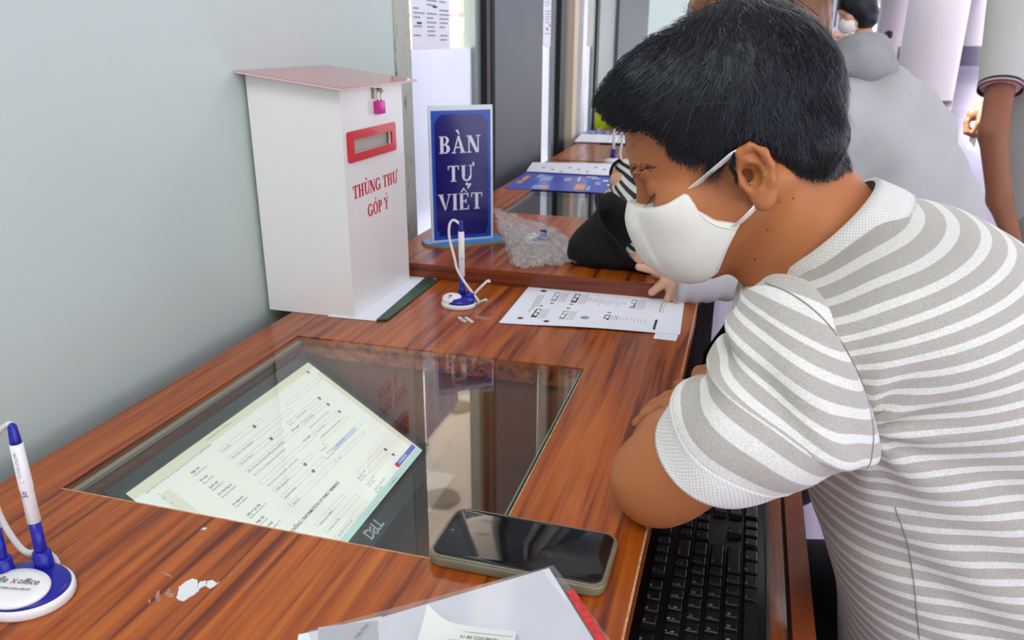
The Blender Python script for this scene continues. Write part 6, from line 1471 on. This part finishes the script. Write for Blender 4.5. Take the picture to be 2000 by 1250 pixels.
for k in range(6): MB().box(x0+.25, x0+.29, y0-.42+k*.125, y0-.36+k*.125, .45, .98).out('slat', m_rc, rc_, world=True)
for xx in (x0-.33, x0+.24):
    for yy in (y0-.44, y0+.19): MB().box(xx, xx+.06, yy, yy+.06, 0, .40).out('leg', m_rc, rc_, world=True)
MB().box(x0-.40, x0-.34, y0-.45, y0+.25, .85, .93).box(x0-.40, x0-.34, y0-.45, y0-.39, 0, .85).box(x0-.40, x0-.34, y0+.19, y0+.25, 0, .85).out('front_rail', m_rc, rc_, world=True)

# man in a white polo at the right edge
t6 = 2.9; T6 = lambda p, dt=0.: dep(p, t6+dt)
q6 = T6((2040, -190)); n6 = T6((2030, -90)); c6 = T6((2052, 40)); d6 = T6((2068, 260)); g6 = T6((2070, 440)); s6 = T6((1985, -30), -.05); e6 = T6((1940, 260), -.12); f6 = T6((1952, 390), -.10); w6 = T6((1978, 470), -.16); h6 = T6((1921, 214), .28)
B6 = band_field([q6, n6, c6, d6, g6, s6, e6, f6, w6, h6], .2, .013, [((h6[0]-.12, h6[0]+.05, .005), (h6[1]-.1, h6[1]+.1, .006), (h6[2]-.16, h6[2]+.06, .005))]); HP = headframe(q6, 15, 0, (-.3, .95)); head_prims(B6, HP)
B6.cap(HP.w((-.03, 0, 0)), n6, .05, .06, .02); B6.chain([n6, c6, d6, g6], [.06, .12, .13, .12], .03); B6.chain([s6, e6, f6, w6], [.05, .047, .040, .028], .02); capsule_hand(B6, w6, (.2, .1, -1), (-1, 0, 0), .9, .5, 1)
B6.chain([c6+[-.02, .18, .05], T6((1985, 230), .32), h6], [.05, .04, .028], .02)
kn = h6+[-.035, -.01, -.02]; B6.cap(h6, kn, .027, .026, .02)
for i, (a_, b2, c2_) in enumerate((((-.055, -.02, -.045), (-.05, -.03, -.085), (-.02, -.035, -.10)), ((-.055, .0, -.05), (-.052, -.01, -.09), (-.02, -.02, -.105)), ((-.05, .02, -.05), (-.045, .015, -.085), (-.02, .01, -.10)), ((-.045, .035, -.045), (-.04, .035, -.075), (-.015, .03, -.09)))): B6.chain([kn, h6+a_, h6+b2, h6+c2_], [.012, .0105, .010, .009], .004)
B6.chain([h6+[-.01, -.03, -.01], h6+[-.02, -.045, -.05], h6+[-.03, -.04, -.085]], [.013, .011, .009], .005)
p6 = B6.obj('person', m_skin3, None, None, 1); tag(p6, 'man in a white polo with dark and red cuff bands, at the right edge', 'person')
m_polo = pbr('white_polo_cloth', lin(186, 189, 184), .85, var=.02, bump=.3, bscale=25)
P6 = band_field([n6, c6, d6, g6, s6, e6], .24, .011); P6.chain([n6+[.02, 0, -.06], c6, d6, g6], [.10, .165, .175, .180], .05); cf = s6+(e6-s6)*.70; P6.cap(s6, cf, .088, .072, .05); P6.cap(c6+[0, .16, .08], T6((1995, 100), .28), .08, .07, .04)
dcf = (e6-s6)/np.linalg.norm(e6-s6); P6.add(lambda P: np.where(((P-cf)@dcf > 0) & (np.linalg.norm(P-cf-dcf*.04, axis=-1) < .14) & (P[..., 0] < cf[0]+.07), ((P-cf)@dcf), -1), cf, .16, .002, 'i')
polo = P6.obj('polo_shirt', m_polo, p6, None, 1)
fb = Frame(cf, (np.cross(dcf, [0, 1, 0]), np.cross(dcf, np.cross(dcf, [0, 1, 0])), dcf))
for z0, z1, mt, nm_ in ((-.012, -.003, pbr('navy_band', lin(28, 30, 44), .8), 'dark_cuff_band'), (-.003, .003, pbr('grey_band', lin(180, 172, 176), .8), 'grey_cuff_band'), (.003, .010, pbr('red_band', lin(132, 40, 46), .8), 'red_cuff_band')):
    v, f = lathe_vf([(.070, z0), (.0735, z0), (.0735, z1), (.070, z1)], 36); V = np.array(v); nrm = fb.R[0]/np.linalg.norm(fb.R[0]); n2_ = np.cross(dcf, nrm); V = cf+V[:, :1]*nrm+V[:, 1:2]*n2_+V[:, 2:3]*dcf
    f = f[:-2]; MB().add(V, f).out(nm_, mt, polo, True, world=True)
m_gt = pbr('grey_trouser_cloth', lin(150, 152, 152), .8, bump=.3, bscale=30)
G6 = band_field([g6, (g6[0], g6[1], .0)], .26, .015); G6.cap(g6+[0, -.03, -.02], g6+[0, .03, -.1], .175, .17, .03)
for dy in (-.1, .1): G6.chain([g6+[0, dy, -.1], (g6[0], g6[1]+dy, .45), (g6[0], g6[1]+dy, .06)], [.12, .09, .07], .03)
G6.obj('trousers', m_gt, p6, None, 1)
o = thing('paper_slip', tuple(h6+[-.03, -.01, -.13]), 'small white slip held in the hand of the man in the polo', 'slip')
MB().prism([(-.012, -.03), (.014, -.035), (.016, .04), (-.010, .04)], lambda p: h6+[-.022+p[0], -.012, -.125+p[1]], lambda p: h6+[-.022+p[0], -.010, -.125+p[1]]).out('slip', m_paper, o, world=True)
